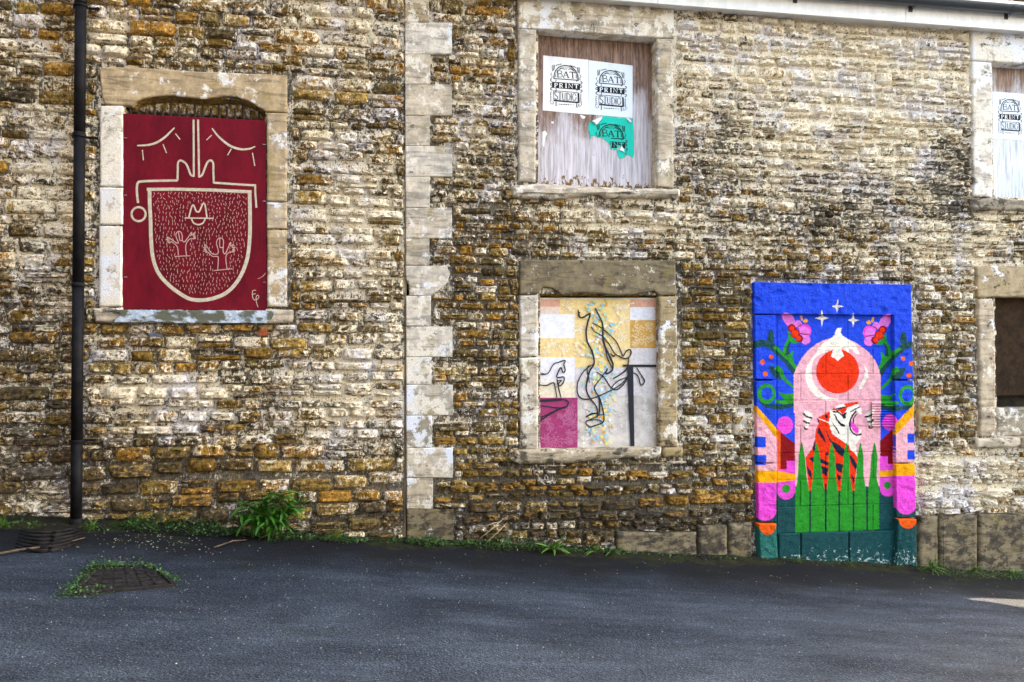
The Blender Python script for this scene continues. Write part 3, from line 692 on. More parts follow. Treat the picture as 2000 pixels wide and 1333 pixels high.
for (x, y) in ((290, 664), (288, 1162), (290, O3 + 717), (1495, 722), (1495, 1216), (1495, O3 + 58), (1498, O3 + 762)):
    a = P(*Z2(x - 14, y), -.012); b = P(*Z2(x + 12, y + 1), -.016); MB().tube([a, b], .0022, 6).build('nail', NAIL, red)

# ---- plywood boards
def plywood(name, top, low, wstart, peelz=.47):
    t = NT(name); p = t.pos(); g = t.scaled(p, (1, 1, .06))
    grain = t.noise(g, 55, 5, .65, .4); wav = t.noise(t.scaled(p, (1, 1, .22)), 7, 4, .6, 1.4); rings = t.math('SINE', t.math('MULTIPLY', wav, 60.0))
    c = t.mix(t.mr(grain, .35, .65), top[0], top[1]); c = t.mul(c, t.mr(rings, -1, 1, .78, 1.12))
    z = t.sep(p)[2]
    w = t.math('ADD', t.math('MULTIPLY', t.math('SUBTRACT', wstart, z), 1.0), t.math('MULTIPLY', t.math('SUBTRACT', t.noise(t.scaled(p, (1, 1, .35)), 6, 7, .65), .5), 1.5))
    wm = t.math('MULTIPLY', t.mr(w, -.20, .22), t.mr(grain, .25, .6, .55, 1.0))
    c = t.mix(wm, c, t.mul(low, t.mr(grain, .3, .7, .75, 1.1)))
    peel = t.noise(t.scaled(p, (1, 1, .5)), 26, 5, .7)
    pz = t.math('ADD', peel, t.math('MULTIPLY', t.math('SUBTRACT', wstart - peelz, z), 1.6))
    c = t.mix(t.mr(pz, .66, .69), c, (.16, .085, .02))
    c = t.mix(t.mr(t.noise(p, 22, 6, .7), .66, .74, 0, .7), c, (.03, .022, .02))
    t.bump(grain, .25, .003); return t.done(c, .75, .25)
zmid = P(1160, 225, .12)[2]
PLY = plywood('weathered_plywood', ((.13, .07, .05), (.30, .20, .155)), (.60, .56, .60), zmid)
x0, x1, z0, z1 = HOLE['up']
up_b = slab('plywood_board', [(x0 - .03, z0 - .06), (x1 + .03, z0 - .06), (x1 + .03, z1 + .10), (x0 - .03, z1 + .10)], .112, .130, None, mat=PLY, px=False, bevel=.002, jit=0, shrink=0)
tag(up_b, 'weathered plywood board with peeling white paint in the upper middle window', 'board')
PLY2 = plywood('white_plywood', ((.20, .125, .09), (.33, .235, .19)), (.66, .72, .80), P(1970, 180, .12)[2], 1.6)
x0, x1, z0, z1 = HOLE['upr']
ur_b = slab('plywood_board', [(x0 - .03, z0 - .05), (x1 + .03, z0 - .05), (x1 + .03, z1 + .10), (x0 - .03, z1 + .10)], .112, .130, None, mat=PLY2, px=False, bevel=.002, jit=0, shrink=0)
tag(ur_b, 'plywood board painted white below, in the upper right window at the photo edge', 'board')
BRB = plain('rusty_brown_board', (.026, .013, .005), .9, .2, mott=.55, scale=14, bump=.5, bs=90)
lb = slab('window_board', [P(1940, 578, .10)[::2], P(2165, 578, .10)[::2], P(2165, 768, .10)[::2], P(1940, 774, .10)[::2]], .10, .115, None, mat=BRB, px=False, bevel=.003, jit=.002, shrink=0)
tag(lb, 'dark rusty brown board filling the lower right window above a grey stone block', 'board')

# ---- posters
POSTX, POSTY = 985.0, 1175.0
def poster_art(ar, ink, paper):
    L = lambda pts, w, **k: ar.line(pts, w, ink, **k)
    SK = lambda pts: pts
    def up_(pts): return [(x, y - .092 * 0 * x) for x, y in pts]
    # arched sign
    L([(247, 505), (250, 430), (275, 340), (340, 262), (430, 222), (510, 214), (600, 235), (680, 290), (735, 360), (765, 440), (775, 540)], 22, k=5)
    L([(272, 470), (285, 400), (320, 330), (400, 265), (500, 245), (600, 265), (680, 320), (725, 390), (748, 470), (752, 515)], 8, k=5)
    L([(240, 495), (510, 510), (782, 530)], 20, smooth=False)
    # BAT
    L([(325, 325), (335, 460)], 24, smooth=False); L([(308, 325), (370, 325), (415, 350), (395, 385), (345, 392)], 14); L([(345, 392), (405, 395), (430, 430), (400, 460), (310, 462)], 14)
    L([(450, 470), (505, 345)], 15, smooth=False); L([(505, 340), (560, 475)], 24, smooth=False); L([(472, 420), (505, 440), (535, 412)], 10, smooth=False); L([(440, 468), (475, 470)], 12, smooth=False); L([(535, 475), (580, 478)], 12, smooth=False)
    L([(582, 350), (645, 355), (708, 362)], 15, smooth=False); L([(648, 358), (655, 485)], 24, smooth=False); L([(630, 484), (680, 486)], 12, smooth=False); L([(582, 350), (590, 372)], 9, smooth=False); L([(706, 360), (700, 384)], 9, smooth=False)
    # scrolls and wings
    L([(360, 300), (410, 275), (460, 285), (480, 300)], 16); L([(555, 300), (600, 285), (650, 310), (670, 335)], 16); L(circ(515, 285, 18), 6, closed=True, smooth=False)
    for s_, ox, oy in ((1, 240, 200), (-1, 770, 245)):
        for k in range(5): L([(ox + s_ * 6, oy + 10 + 24 * k), (ox - s_ * 22, oy + 12 + 26 * k), (ox - s_ * (44 - 3 * k), oy + 38 + 26 * k)], 12, taper=.6)
        L([(ox + s_ * 25, oy), (ox + s_ * 12, oy + 50), (ox, oy + 120)], 16)
        L([(ox - s_ * 35, oy + 170), (ox - s_ * 62, oy + 200), (ox - s_ * 40, oy + 235), (ox - s_ * 30, oy + 265), (ox - s_ * 55, oy + 280)], 11)
    for k in range(3): L([(290 + 42 * k, 222 - 12 * k), (310 + 42 * k, 200 - 8 * k), (330 + 40 * k, 205 - 10 * k)], 15); L([(590 + 42 * k, 205 + 15 * k), (610 + 42 * k, 215 + 12 * k), (640 + 40 * k, 240 + 12 * k)], 15)
    for k in range(4): L([(290, 390 + 18 * k), (280, 405 + 18 * k)], 9, smooth=False); L([(715 + 8 * (k % 2), 425 + 18 * k), (738, 435 + 18 * k)], 11, smooth=False)
    # posts
    for xx in (290, 740): L([(xx, 515), (xx, 560)], 16, smooth=False); L([(xx + 5, 700), (xx + 5, 765)], 16, smooth=False)
    # PRINT banner
    band = [(205, 562), (500, 575), (810, 600), (818, 738), (500, 712), (210, 692)]
    n_ = 24
    for i in range(n_):
        f = i / n_; g = (i + 1) / n_; yt = lambda q: 562 + 38 * q; yb = lambda q: 692 + 46 * q; xl = lambda q: 207 + 606 * q
        for (va, vb) in ((0, .5), (.5, 1)):
            ar.fill([(xl(f), yt(f) + (yb(f) - yt(f)) * va), (xl(g), yt(g) + (yb(g) - yt(g)) * va), (xl(g), yt(g) + (yb(g) - yt(g)) * vb), (xl(f), yt(f) + (yb(f) - yt(f)) * vb)], ink)
    for (sx, xx, yy) in ((-1, 190, 520), (-1, 195, 710), (1, 835, 580), (1, 838, 755)): L([(xx - sx * 20, yy + 35), (xx + sx * 5, yy + 25), (xx + sx * 20, yy), (xx + sx * 5, yy - 22), (xx - sx * 12, yy - 10)], 17)
    L(circ(193, 615, 22), 14, closed=True, smooth=False); L(circ(828, 662, 22), 14, closed=True, smooth=False)
    W = lambda pts, w, **k: ar.line(pts, w, paper, smooth=False, **k)
    yo = lambda x: (x - 207) * 38 / 606
    def S(pts): return [(x, y + yo(x)) for x, y in pts]
    W(S([(270, 585), (272, 675)]), 22); ar.line(S([(262, 592), (310, 590), (325, 610), (305, 632), (275, 635)]), 13, paper); W(S([(250, 675), (295, 675)]), 11)
    W(S([(375, 582), (377, 672)]), 22); ar.line(S([(365, 590), (415, 588), (430, 606), (412, 628), (380, 630)]), 13, paper); W(S([(395, 630), (440, 675)]), 18); W(S([(358, 673), (400, 673)]), 10)
    W(S([(508, 580), (510, 672)]), 22); W(S([(490, 582), (528, 582)]), 10); W(S([(490, 672), (530, 672)]), 10)
    W(S([(572, 672), (570, 582), (650, 672), (648, 580)]), 15); W(S([(558, 582), (590, 582)]), 9); W(S([(632, 580), (664, 580)]), 9)
    W(S([(690, 584), (772, 584)]), 15); W(S([(732, 584), (734, 672)]), 22); W(S([(690, 584), (688, 604)]), 9); W(S([(772, 584), (772, 604)]), 9)
    # STUDIO box
    L([(240, 750), (245, 955)], 11, smooth=False); L([(240, 752), (520, 772), (770, 795)], 11, smooth=False); L([(765, 790), (770, 1000)], 11, smooth=False); L([(245, 960), (520, 985), (790, 1005)], 30, smooth=False); L([(782, 800), (792, 1005)], 26, smooth=False)
    yo2 = lambda x: (x - 245) * .088
    D = lambda pts, w, sm=True: ar.line([(x, y + yo2(x)) for x, y in pts], w, ink, smooth=sm)
    D([(325, 785), (285, 772), (265, 800), (285, 845), (325, 875), (330, 910), (300, 935), (262, 915)], 15)
    D([(345, 780), (412, 780)], 11, False); D([(380, 780), (380, 935)], 17, False); D([(362, 935), (398, 935)], 9, False)
    D([(432, 778), (434, 880), (455, 930), (485, 925), (490, 870), (490, 778)], 12); D([(434, 778), (436, 890)], 16, False)
    D([(530, 775), (532, 928)], 17, False); D([(515, 778), (560, 785), (595, 830), (592, 890), (560, 928), (518, 928)], 11)
    D([(622, 775), (624, 928)], 16, False); D([(590, 850), (655, 850)], 7, False)
    D(circ(690, 850, 38, 76, 16), 12); D([(728, 850), (726, 880), (712, 910)], 14)
    # feet and side vines
    for xx, yy in ((295, 985), (740, 1020)): L([(xx, yy), (xx + 4, yy + 75)], 17, smooth=False); L([(xx - 15, yy + 82), (xx + 25, yy + 84)], 10, smooth=False)
    for k in range(9): L([(355 + 40 * k, 1036 + 2 * k), (382 + 38 * k, 1048 + 2 * k)], 22 - 3 * abs(k - 4), smooth=False)
    L([(180, 770), (175, 850), (180, 930), (170, 990), (195, 1035), (235, 1030), (240, 1000), (215, 990)], 9); L([(835, 820), (830, 900), (838, 980), (850, 1040), (820, 1085), (780, 1075), (782, 1045), (805, 1045)], 9)
    for k in range(5): L([(178, 800 + 42 * k), (200, 785 + 42 * k)], 7, smooth=False); L([(834, 850 + 42 * k), (812, 835 + 42 * k)], 7, smooth=False)
INK = plain('black_ink', (.012, .012, .016), .7, .2, mott=0)
def paper_mat(name, col, stain):
    t = NT(name); p = t.pos(); n = t.noise(t.scaled(p, (1, 1, .3)), 8, 6, .65)
    c = t.mix(t.mr(n, .5, .68, 0, .6), col, stain); t.bump(t.noise(t.scaled(p, (1, 1, .5)), 18, 4, .6), .35, .004); return t.done(c, .8, .2)
PAPER = paper_mat('white_paper', (.80, .79, .78), (.66, .68, .74)); PAPER2 = paper_mat('blue_white_paper', (.72, .78, .84), (.60, .68, .78))
TEAL = paper_mat('teal_paper', (.0, .52, .40), (.0, .46, .36))
def bil(q):
    (ax, ay), (bx, by), (cx, cy), (dx, dy) = q
    def f(x, y):
        u = (x - 10) / 985; v = (y - 85 * u) / 1178
        return (ax * (1 - u) * (1 - v) + bx * u * (1 - v) + cx * u * v + dx * (1 - u) * v, ay * (1 - u) * (1 - v) + by * u * (1 - v) + cy * u * v + dy * (1 - u) * v)
    return f
def sheet(name, pxpoly, y, mat, parent, th=.0012):
    w = [P(a, b, y)[::2] for a, b in pxpoly]
    return slab(name, w, y, y + th, parent, mat=mat, px=False, bevel=.0003, jit=.0006, rough=.0, step=.02, shrink=0)
def poster(quad, y, mat, label, extra=None):
    e = tag(empty('poster', P(*quad[3], y)), label, 'poster', 'printed posters pasted on window boards')
    sheet('paper_sheet', quad, y, mat, e)
    a = Art(bil(quad), y - .0004); poster_art(a, 'ink', 'pap'); a.build(e, {'ink': INK, 'pap': mat}, {'ink': 'printed_ink', 'pap': 'white_lettering'})
    return e
poster([Z5(203, 362), Z5(498, 390), Z5(497, 747), Z5(200, 720)], .1095, PAPER, 'left of the two white posters pasted on the upper middle window board')
poster([Z5(500, 393), Z5(785, 428), Z5(785, 770), Z5(497, 745)], .1095, PAPER2, 'white printed poster directly above the torn teal one')
poster([(1938, 179), (2004, 184), (2006, 276), (1940, 271)], .1095, PAPER2, 'white printed poster on the upper right window board at the photo edge')
# torn teal poster
ZT = lambda x, y: (1140 + x / 13.33, 220 + y / 13.33)
tp = [(125, 300), (150, 262), (200, 245), (260, 262), (320, 325), (370, 285), (420, 220), (460, 150), (480, 105), (540, 92), (900, 122), (920, 150), (1040, 135), (1110, 155), (1160, 215), (1215, 270), (1235, 240), (1228, 160), (1283, 155), (1305, 500), (1312, 1095), (1290, 1150), (1275, 1195), (1250, 1150), (1190, 1125), (1130, 1100), (1100, 1130), (1085, 1180), (1060, 1150), (1050, 1040), (1005, 1010), (940, 990), (930, 960), (985, 870), (960, 905), (880, 910), (860, 975), (820, 985), (780, 990), (760, 935), (735, 965), (690, 960), (700, 890), (660, 820), (600, 750), (540, 700), (480, 670), (440, 640), (380, 660), (330, 630), (270, 600), (205, 598), (190, 690), (172, 710), (168, 600), (150, 500), (128, 480)]
te = tag(empty('poster', P(*ZT(700, 1100), .1095)), 'torn teal printed poster with curling corners below the white ones', 'poster', 'printed posters pasted on window boards')
sheet('paper_sheet', [ZT(*q) for q in tp], .1093, TEAL, te)
sheet('paper_sheet', [ZT(*q) for q in [(880, 960), (1000, 1010), (1045, 1050), (1040, 1190), (930, 1205), (890, 1120), (875, 1020)]], .1085, TEAL, te)
CURL = paper_mat('paper_underside', (.80, .80, .84), (.72, .72, .78))
for q, dy in (([(205, 232), (465, 105), (475, 120), (440, 200), (330, 330), (290, 300), (255, 262)], -.022), ([(1110, 150), (1170, 165), (1235, 235), (1215, 275), (1160, 220)], -.012), ([(985, 870), (1045, 960), (1055, 1045), (1000, 1010), (930, 985)], -.010)):
    w = [P(*ZT(*z_), .1075) for z_ in q]; n_ = len(w); cx = np.mean([v[0] for v in w]); cz = np.mean([v[2] for v in w])
    vs = [(v[0], .1070 + dy * (.15 if i in (0, 1) else 1) * .8, v[2]) for i, v in enumerate(w)] + [(cx, .107 + dy, cz)]
    link('curled_corner', mesh('curled_corner', vs, [(i, (i + 1) % n_, n_) for i in range(n_)], True), CURL, te)
def clipd(f_art):
    a = Art(f_art, .1088); a.clip = None; return a
tq = bil([ZT(150, 130), ZT(1290, 152), ZT(1290, 1560), ZT(140, 1500)])
# art coordinates for the teal sheet: shift so the arch sits where it does on the sheet
def tf(x, y): return ZT(400 + (x - 247) * 1.205, 320 + (y - 214) * 1.20 - (x - 247) * .012)
inv = [((X - 400) / 1.205 + 247, (Y - 320 + ((X - 400) / 1.205) * .012) / 1.20 + 214) for X, Y in tp]
a = Art(tf, .1080); a.clip = inv; poster_art(a, 'ink', 'pap'); a.build(te, {'ink': INK, 'pap': TEAL}, {'ink': 'printed_ink', 'pap': 'teal_lettering'})
for q in ([(442, 745), (480, 760), (470, 775), (455, 772), (446, 758)], [(198, 860), (215, 850), (230, 870), (215, 900), (210, 960), (198, 945)], [(255, 792), (272, 792), (270, 806), (256, 804)]):
    tag(sheet('paper_scrap', [Z5(*z_) for z_ in q], .1095, PAPER, None), {442: 'tiny white paper scrap just under the two white posters', 198: 'long white paper scrap at the left edge of the plywood', 255: 'small square white paper scrap on the bare plywood'}[q[0][0]], 'paper scrap')
MB().tube([P(*Z5(512, 185), -.03), P(*Z5(520, 158), -.045), P(*Z5(530, 156), -.05), P(*Z5(534, 180), -.04), P(*Z5(534, 213), -.022)], .0025, 6).build('wire_hook', IRON, br)

# ---- line-drawing board in the lower window
lab = tag(empty('painted_board', P(1165, 872, .06)), 'patchwork wallpaper board with a black line drawing of a leaning figure and horse', 'board')
board('panel', [Z6(140, 285), Z6(905, 285), Z6(905, 1200), Z6(140, 1215)], .062, .014, paint('pale_board_paint', (.66, .60, .54), mott=.15, scale=15), lab)
A6 = Art(Z6, .0615)
def rc6(x0, y0, x1, y1, key): A6.fill([(x0, y0), (x1, y0), (x1, y1), (x0, y1)], key)
rc6(160, 295, 870, 712, 'yellow'); rc6(160, 295, 290, 340, 'pink'); rc6(160, 340, 290, 386, 'pinkw'); rc6(160, 385, 378, 530, 'white'); rc6(715, 340, 868, 422, 'white2'); rc6(715, 296, 868, 342, 'pink'); rc6(716, 421, 870, 592, 'orange')
rc6(716, 590, 874, 705, 'lilac'); rc6(160, 645, 381, 800, 'white2'); rc6(160, 796, 387, 892, 'creamy'); rc6(382, 708, 890, 878, 'lilac'); rc6(386, 876, 900, 1215, 'stonec'); rc6(150, 890, 397, 1215, 'magenta')
rr = random.Random(9)
def rosette(cx, cy, r, key, n=8):
    for k in range(n):
        a = 2 * math.pi * k / n + rr.uniform(-.2, .2); A6.line([(cx + r * .3 * math.cos(a), cy + r * .3 * math.sin(a)), (cx + r * math.cos(a + .2), cy + r * math.sin(a + .2)), (cx + r * .9 * math.cos(a + .55), cy + r * .9 * math.sin(a + .55))], 4.5, key)
    A6.line(circ(cx, cy, r * .22, n=10), 3.5, key, closed=True, smooth=False)
def tendril(x, y, key, n=5):
    pts = [(x, y)]; a = rr.uniform(0, 6)
    for _ in range(n): a += rr.uniform(-.9, .9); x += 16 * math.cos(a); y += 16 * math.sin(a); pts.append((x, y))
    A6.line(pts, 4, key, .5)
    for q in pts[1:-1]: A6.fill(circ(q[0] + rr.uniform(-8, 8), q[1] + rr.uniform(-8, 8), rr.uniform(4, 8), rr.uniform(3, 6), 8), key)
for cx, cy, r in ((255, 570, 36), (320, 590, 26), (210, 610, 22), (335, 335, 30), (620, 470, 34), (680, 420, 28), (670, 520, 26), (640, 350, 24), (685, 620, 30), (610, 590, 22), (400, 480, 24), (405, 610, 28), (675, 345, 22)): rosette(cx, cy, r, 'ylace'); tendril(cx, cy, 'ylace')
for cx, cy, r in ((765, 480, 34), (830, 460, 26), (800, 545, 30), (745, 560, 20), (845, 530, 20)): rosette(cx, cy, r, 'olace', 10); tendril(cx, cy, 'olace')
for _ in range(14): cx, cy = rr.uniform(200, 370), rr.uniform(925, 1170); rosette(cx, cy, rr.uniform(18, 34), 'mlace', 9); tendril(cx, cy, 'mlace')
for _ in range(16): cx, cy = rr.uniform(430, 850), rr.uniform(740, 1150); rosette(cx, cy, rr.uniform(14, 28), 'slace', 8); tendril(cx, cy, 'slace')
dabs = []
for _ in range(420):
    y_ = rr.uniform(305, 1170); x_ = rr.gauss(520, 50) + (30 if 870 < y_ < 1000 else 0) ; 
    if not 415 < x_ < 625 or rr.random() < .4: continue
    key = rr.choice(['dblue', 'dblue', 'dyel', 'dyel', 'dwht', 'dpink', 'dora' if y_ > 850 or y_ < 500 else 'dwht', 'dgrn'])
    a = rr.uniform(0, 3.1); L_, w_ = rr.uniform(9, 20), rr.uniform(6, 12)
    dabs.append((key, x_, y_, a, L_, w_))
for key in ('dwht', 'dpink', 'dyel', 'dblue', 'dora', 'dgrn'):
    for k_, x_, y_, a, L_, w_ in dabs:
        if k_ == key: A6.fill([(x_ + L_ * math.cos(a), y_ + L_ * math.sin(a)), (x_ - w_ * math.sin(a), y_ + w_ * math.cos(a)), (x_ - L_ * math.cos(a) * .9, y_ - L_ * math.sin(a) * .9), (x_ + w_ * math.sin(a), y_ - w_ * math.cos(a))], key)
for pts, w in (([(400, 358), (404, 380), (415, 405), (440, 400), (472, 383), (455, 450), (449, 500), (456, 550), (480, 600), (495, 650), (495, 690), (470, 730), (455, 790), (450, 840), (470, 890), (508, 940), (519, 985), (515, 1005)], 8),
               ([(503, 348), (530, 400), (549, 450), (550, 520), (556, 560), (572, 600), (596, 650), (611, 690), (603, 728), (568, 746), (578, 716)], 9),
               ([(484, 438), (530, 460), (580, 500), (630, 550), (655, 600), (672, 637), (692, 608), (715, 600), (721, 622), (702, 650), (670, 650), (622, 622), (590, 570), (550, 520), (500, 490), (480, 460)], 6),
               ([(564, 590), (578, 650), (596, 690), (608, 715)], 6), ([(596, 622), (612, 640), (625, 630)], 7), ([(410, 404), (402, 390), (412, 372)], 6),
               ([(497, 684), (440, 725), (405, 780), (394, 830), (404, 880), (440, 900), (500, 890), (560, 865), (620, 835), (670, 800), (700, 762)], 6), ([(512, 736), (555, 765), (600, 830), (640, 840), (690, 790), (702, 745)], 6),
               ([(582, 712), (540, 770), (500, 825), (510, 860), (530, 890), (547, 950), (557, 1000), (550, 1040), (500, 1060), (470, 1067), (447, 1040), (480, 1020), (522, 1003)], 6), ([(526, 878), (531, 940), (526, 1000)], 7), ([(470, 690), (455, 720), (470, 800)], 5),
               ([(448, 1008), (480, 990), (522, 984)], 8), ([(450, 1030), (520, 1024), (552, 1042)], 5), ([(520, 998), (560, 990)], 6), ([(755, 708), (780, 750), (802, 790), (782, 815), (767, 770), (750, 745), (728, 740)], 6), ([(612, 776), (655, 750), (690, 722), (702, 690), (707, 645)], 7), ([(600, 832), (640, 790), (700, 765)], 5),
               ([(165, 738), (215, 745), (250, 690), (285, 675), (322, 665), (314, 690), (322, 725), (308, 738), (296, 708), (276, 745), (274, 768), (315, 766), (310, 800), (288, 820), (284, 802), (300, 785), (272, 790)], 6), ([(165, 752), (205, 750)], 6), ([(165, 812), (210, 816), (250, 800), (262, 830), (272, 890)], 6), ([(272, 775), (282, 830), (297, 890)], 6),
               ([(300, 900), (333, 908), (341, 928), (320, 950), (260, 950), (165, 936)], 6), ([(318, 945), (240, 985), (165, 1032)], 7), ([(300, 948), (230, 985), (165, 1015)], 5)):
    A6.line(pts, w * 1.35, 'ink', .3, k=5)
A6.fill([(672, 690), (890, 690), (890, 706), (672, 702)], 'ink'); A6.fill([(696, 702), (734, 702), (742, 1195), (718, 1195)], 'ink'); A6.fill([(160, 902), (303, 893), (303, 908), (160, 918)], 'ink')
A6.build(lab, {'yellow': paint('yellow_paper', (.78, .58, .27)), 'pink': paint('pink_paper', (.66, .36, .26)), 'pinkw': paint('faded_pink_paper', (.70, .55, .48)), 'white': paint('white_paper_patch', (.74, .74, .78)), 'white2': paint('white_paper_patch', (.72, .70, .74)), 'orange': paint('orange_paper', (.62, .34, .08)),
               'lilac': paint('lilac_paper', (.62, .57, .57)), 'creamy': paint('cream_paper', (.74, .65, .50)), 'stonec': paint('stone_paper', (.56, .51, .47), mott=.25, scale=9), 'magenta': paint('magenta_paper', (.34, .045, .15)), 'ylace': paint('yellow_lace', (.86, .76, .54)), 'olace': paint('orange_lace', (.74, .55, .30)),
               'mlace': paint('magenta_lace', (.47, .12, .26)), 'slace': paint('pale_lace', (.70, .66, .62)), 'dblue': paint('blue_dab', (.28, .52, .64)), 'dyel': paint('yellow_dab', (.75, .66, .20)), 'dwht': paint('white_dab', (.76, .74, .70)), 'dpink': paint('pink_dab', (.72, .46, .40)), 'dora': paint('orange_dab', (.72, .34, .06)), 'dgrn': paint('green_dab', (.45, .58, .34)), 'ink': plain('blue_black_ink', (.012, .012, .022), .6, .25, mott=0)},
         {'ink': 'painted_lines', 'ylace': 'floral_print', 'olace': 'floral_print', 'mlace': 'floral_print', 'slace': 'floral_print', 'dblue': 'paint_dabs', 'dyel': 'paint_dabs', 'dwht': 'paint_dabs', 'dpink': 'paint_dabs', 'dora': 'paint_dabs', 'dgrn': 'paint_dabs'})

# ------------------------------------------------------------------ painted, walled-up doorway
M7 = lambda pts: [(1450 + x / 4.597, 540 + y / 4.597) for x, y in pts]
M8 = lambda pts: [(1450 + x / 4.597, 820 + y / 4.597) for x, y in pts]
M9 = lambda pts: [(1540 + x / 6.667, 760 + y / 6.667) for x, y in pts]
C_ = dict(blue=(.008, .055, .60), pink=(.74, .36, .42), red=(.72, .030, .004), white=(.78, .72, .62), mag=(.72, .06, .52), hot=(.66, .16, .58), dred=(.22, .002, .006), oran=(.70, .09, .006), yel=(.80, .33, .004), green=(.012, .24, .018), dgreen=(.006, .055, .060), teal=(.018, .13, .11), navy=(.008, .012, .035))
PL = []
def pf(col, pts): PL.append((C_[col], np.array(pts)))
def ribbon(pts, w, k=5, taper=0):
    A = np.array(spline(pts, k)) if len(pts) > 2 else np.array(pts, float); T = np.gradient(A, axis=0); T /= np.maximum(np.hypot(T[:, 0], T[:, 1])[:, None], 1e-6); N = np.stack([-T[:, 1], T[:, 0]], 1)
    ww = w / 2 * (1 - taper * np.linspace(0, 1, len(A)))[:, None]
    return [tuple(q) for q in A + N * ww] + [tuple(q) for q in (A - N * ww)[::-1]]
def R_(a, b, c, d): return [(a, b), (c, b), (c, d), (a, d)]
MX = lambda pts, dy=0: [(1702 - x, y + dy) for x, y in pts]
pf('dgreen', M8(R_(0, 540, 1700, 1400)))
# foliage and flowers, left and mirrored right
for f in (lambda q: M7(q), lambda q: M7(MX(q, 14))):
    pf('dgreen', f(ribbon([(95, 625), (170, 600), (250, 620), (330, 690), (410, 770), (478, 870)], 62)))
    pf('blue', f(spline([(110, 690), (170, 655), (240, 660), (300, 710), (260, 800), (150, 790)], 5, True)))
    pf('green', f(ribbon([(285, 632), (370, 700), (430, 760), (488, 830)], 30)))
    pf('dgreen', f(spline([(262, 478), (283, 520), (285, 580), (265, 620), (238, 600), (226, 550), (235, 505)], 5, True)))
    pf('dgreen', f(ribbon([(430, 575), (405, 620), (400, 680), (420, 720)], 34))); pf('green', f(ribbon([(425, 560), (390, 620), (378, 690)], 26)))
    pf('green', f([(400, 710), (425, 700), (445, 668), (462, 672), (450, 720), (470, 800), (420, 760)]))
    pf('dgreen', f([(232, 803), (300, 815), (335, 865), (352, 935), (295, 915), (258, 870)])); pf('green', f(ribbon([(300, 815), (345, 850), (375, 920), (470, 1005)], 52, taper=.6)))
    pf('dgreen', f([(140, 1100), (220, 1150), (330, 1150), (470, 1120), (470, 1165), (400, 1190), (300, 1197), (210, 1180), (160, 1140)]))
    pf('green', f([(320, 1036), (390, 1058), (470, 1045), (470, 1135), (380, 1150), (290, 1135), (300, 1108), (380, 1112), (345, 1075)]))
    pf('green', f(circ(217, 1055, 82, 92))); pf('blue', f(circ(220, 1052, 50, 58)))
    for x, y, r in ((258, 724, 20), (183, 770, 23), (206, 878, 22)): pf('oran', f(circ(x, y, r)))
    pf('green', f(spline([(415, 490), (450, 550), (510, 590), (460, 602), (418, 575), (408, 530)], 5, True)))
    pf('hot', f(spline([(352, 350), (385, 328), (435, 340), (472, 395), (476, 440), (455, 455), (415, 455), (375, 405)], 6, True)))
    pf('hot', f(circ(502, 432, 33, 36))); pf('mag', f(circ(563, 490, 56, 60))); pf('hot', f(circ(556, 500, 46, 48))); pf('hot', f(circ(566, 568, 45, 44)))
    for x, y, r in ((442, 465, 36), (475, 515, 42), (512, 560, 34)): pf('dred', f(circ(x, y, r)))
    for x, y, r in ((445, 468, 23), (472, 515, 33), (505, 558, 24)): pf('red', f(circ(x, y, r)))
    pf('dred', f(ribbon([(480, 470), (530, 435)], 9))); pf('dred', f(ribbon([(515, 515), (600, 525)], 9)))
    pf('yel', f(spline([(518, 355), (535, 358), (544, 392), (528, 398)], 5, True))); pf('yel', f(spline([(545, 405), (570, 380), (590, 400), (570, 420)], 5, True)))
# arch, moon, bird, stars
pf('pink', M7([(460, 1287 + 600), (460, 900)] + spline([(462, 880), (500, 790), (560, 700), (640, 625), (730, 575), (851, 545), (975, 575), (1060, 625), (1150, 700), (1215, 800), (1243, 900)], 6) + [(1243, 1287 + 600)]))
pf('white', M7(spline([(715, 650), (620, 740), (568, 850), (575, 950), (620, 1040), (700, 1100), (780, 1117), (885, 1105), (800, 1090), (730, 1060), (660, 990), (627, 910), (622, 820), (650, 735), (725, 680)], 5, True)))
pf('white', M7([(1092, 795), (1130, 850), (1128, 905), (1100, 960), (1075, 1005), (1042, 1027), (1062, 960), (1090, 915), (1105, 860)]))
pf('red', M7(circ(855, 855, 193, 198, 48)))
pf('white', M7([(680, 648), (740, 588), (800, 555), (826, 528), (836, 488), (856, 463), (892, 464), (881, 502), (898, 532), (960, 572), (1015, 612), (1052, 688), (1046, 703), (1012, 690), (985, 655), (952, 645), (962, 690), (935, 675), (905, 642), (882, 642), (912, 718), (885, 735), (855, 764), (828, 735), (795, 722), (822, 645), (785, 672), (772, 640), (760, 682), (715, 692), (738, 640), (695, 690), (650, 720)]))
for x, y, a, b in ((857, 270, 52, 63), (714, 376, 63, 75), (994, 394, 52, 70)):
    pf('white', M7([(x, y - b), (x + a * .2, y - b * .2), (x + a, y), (x + a * .2, y + b * .2), (x, y + b), (x - a * .2, y + b * .2), (x - a, y), (x - a * .2, y - b * .2)]))
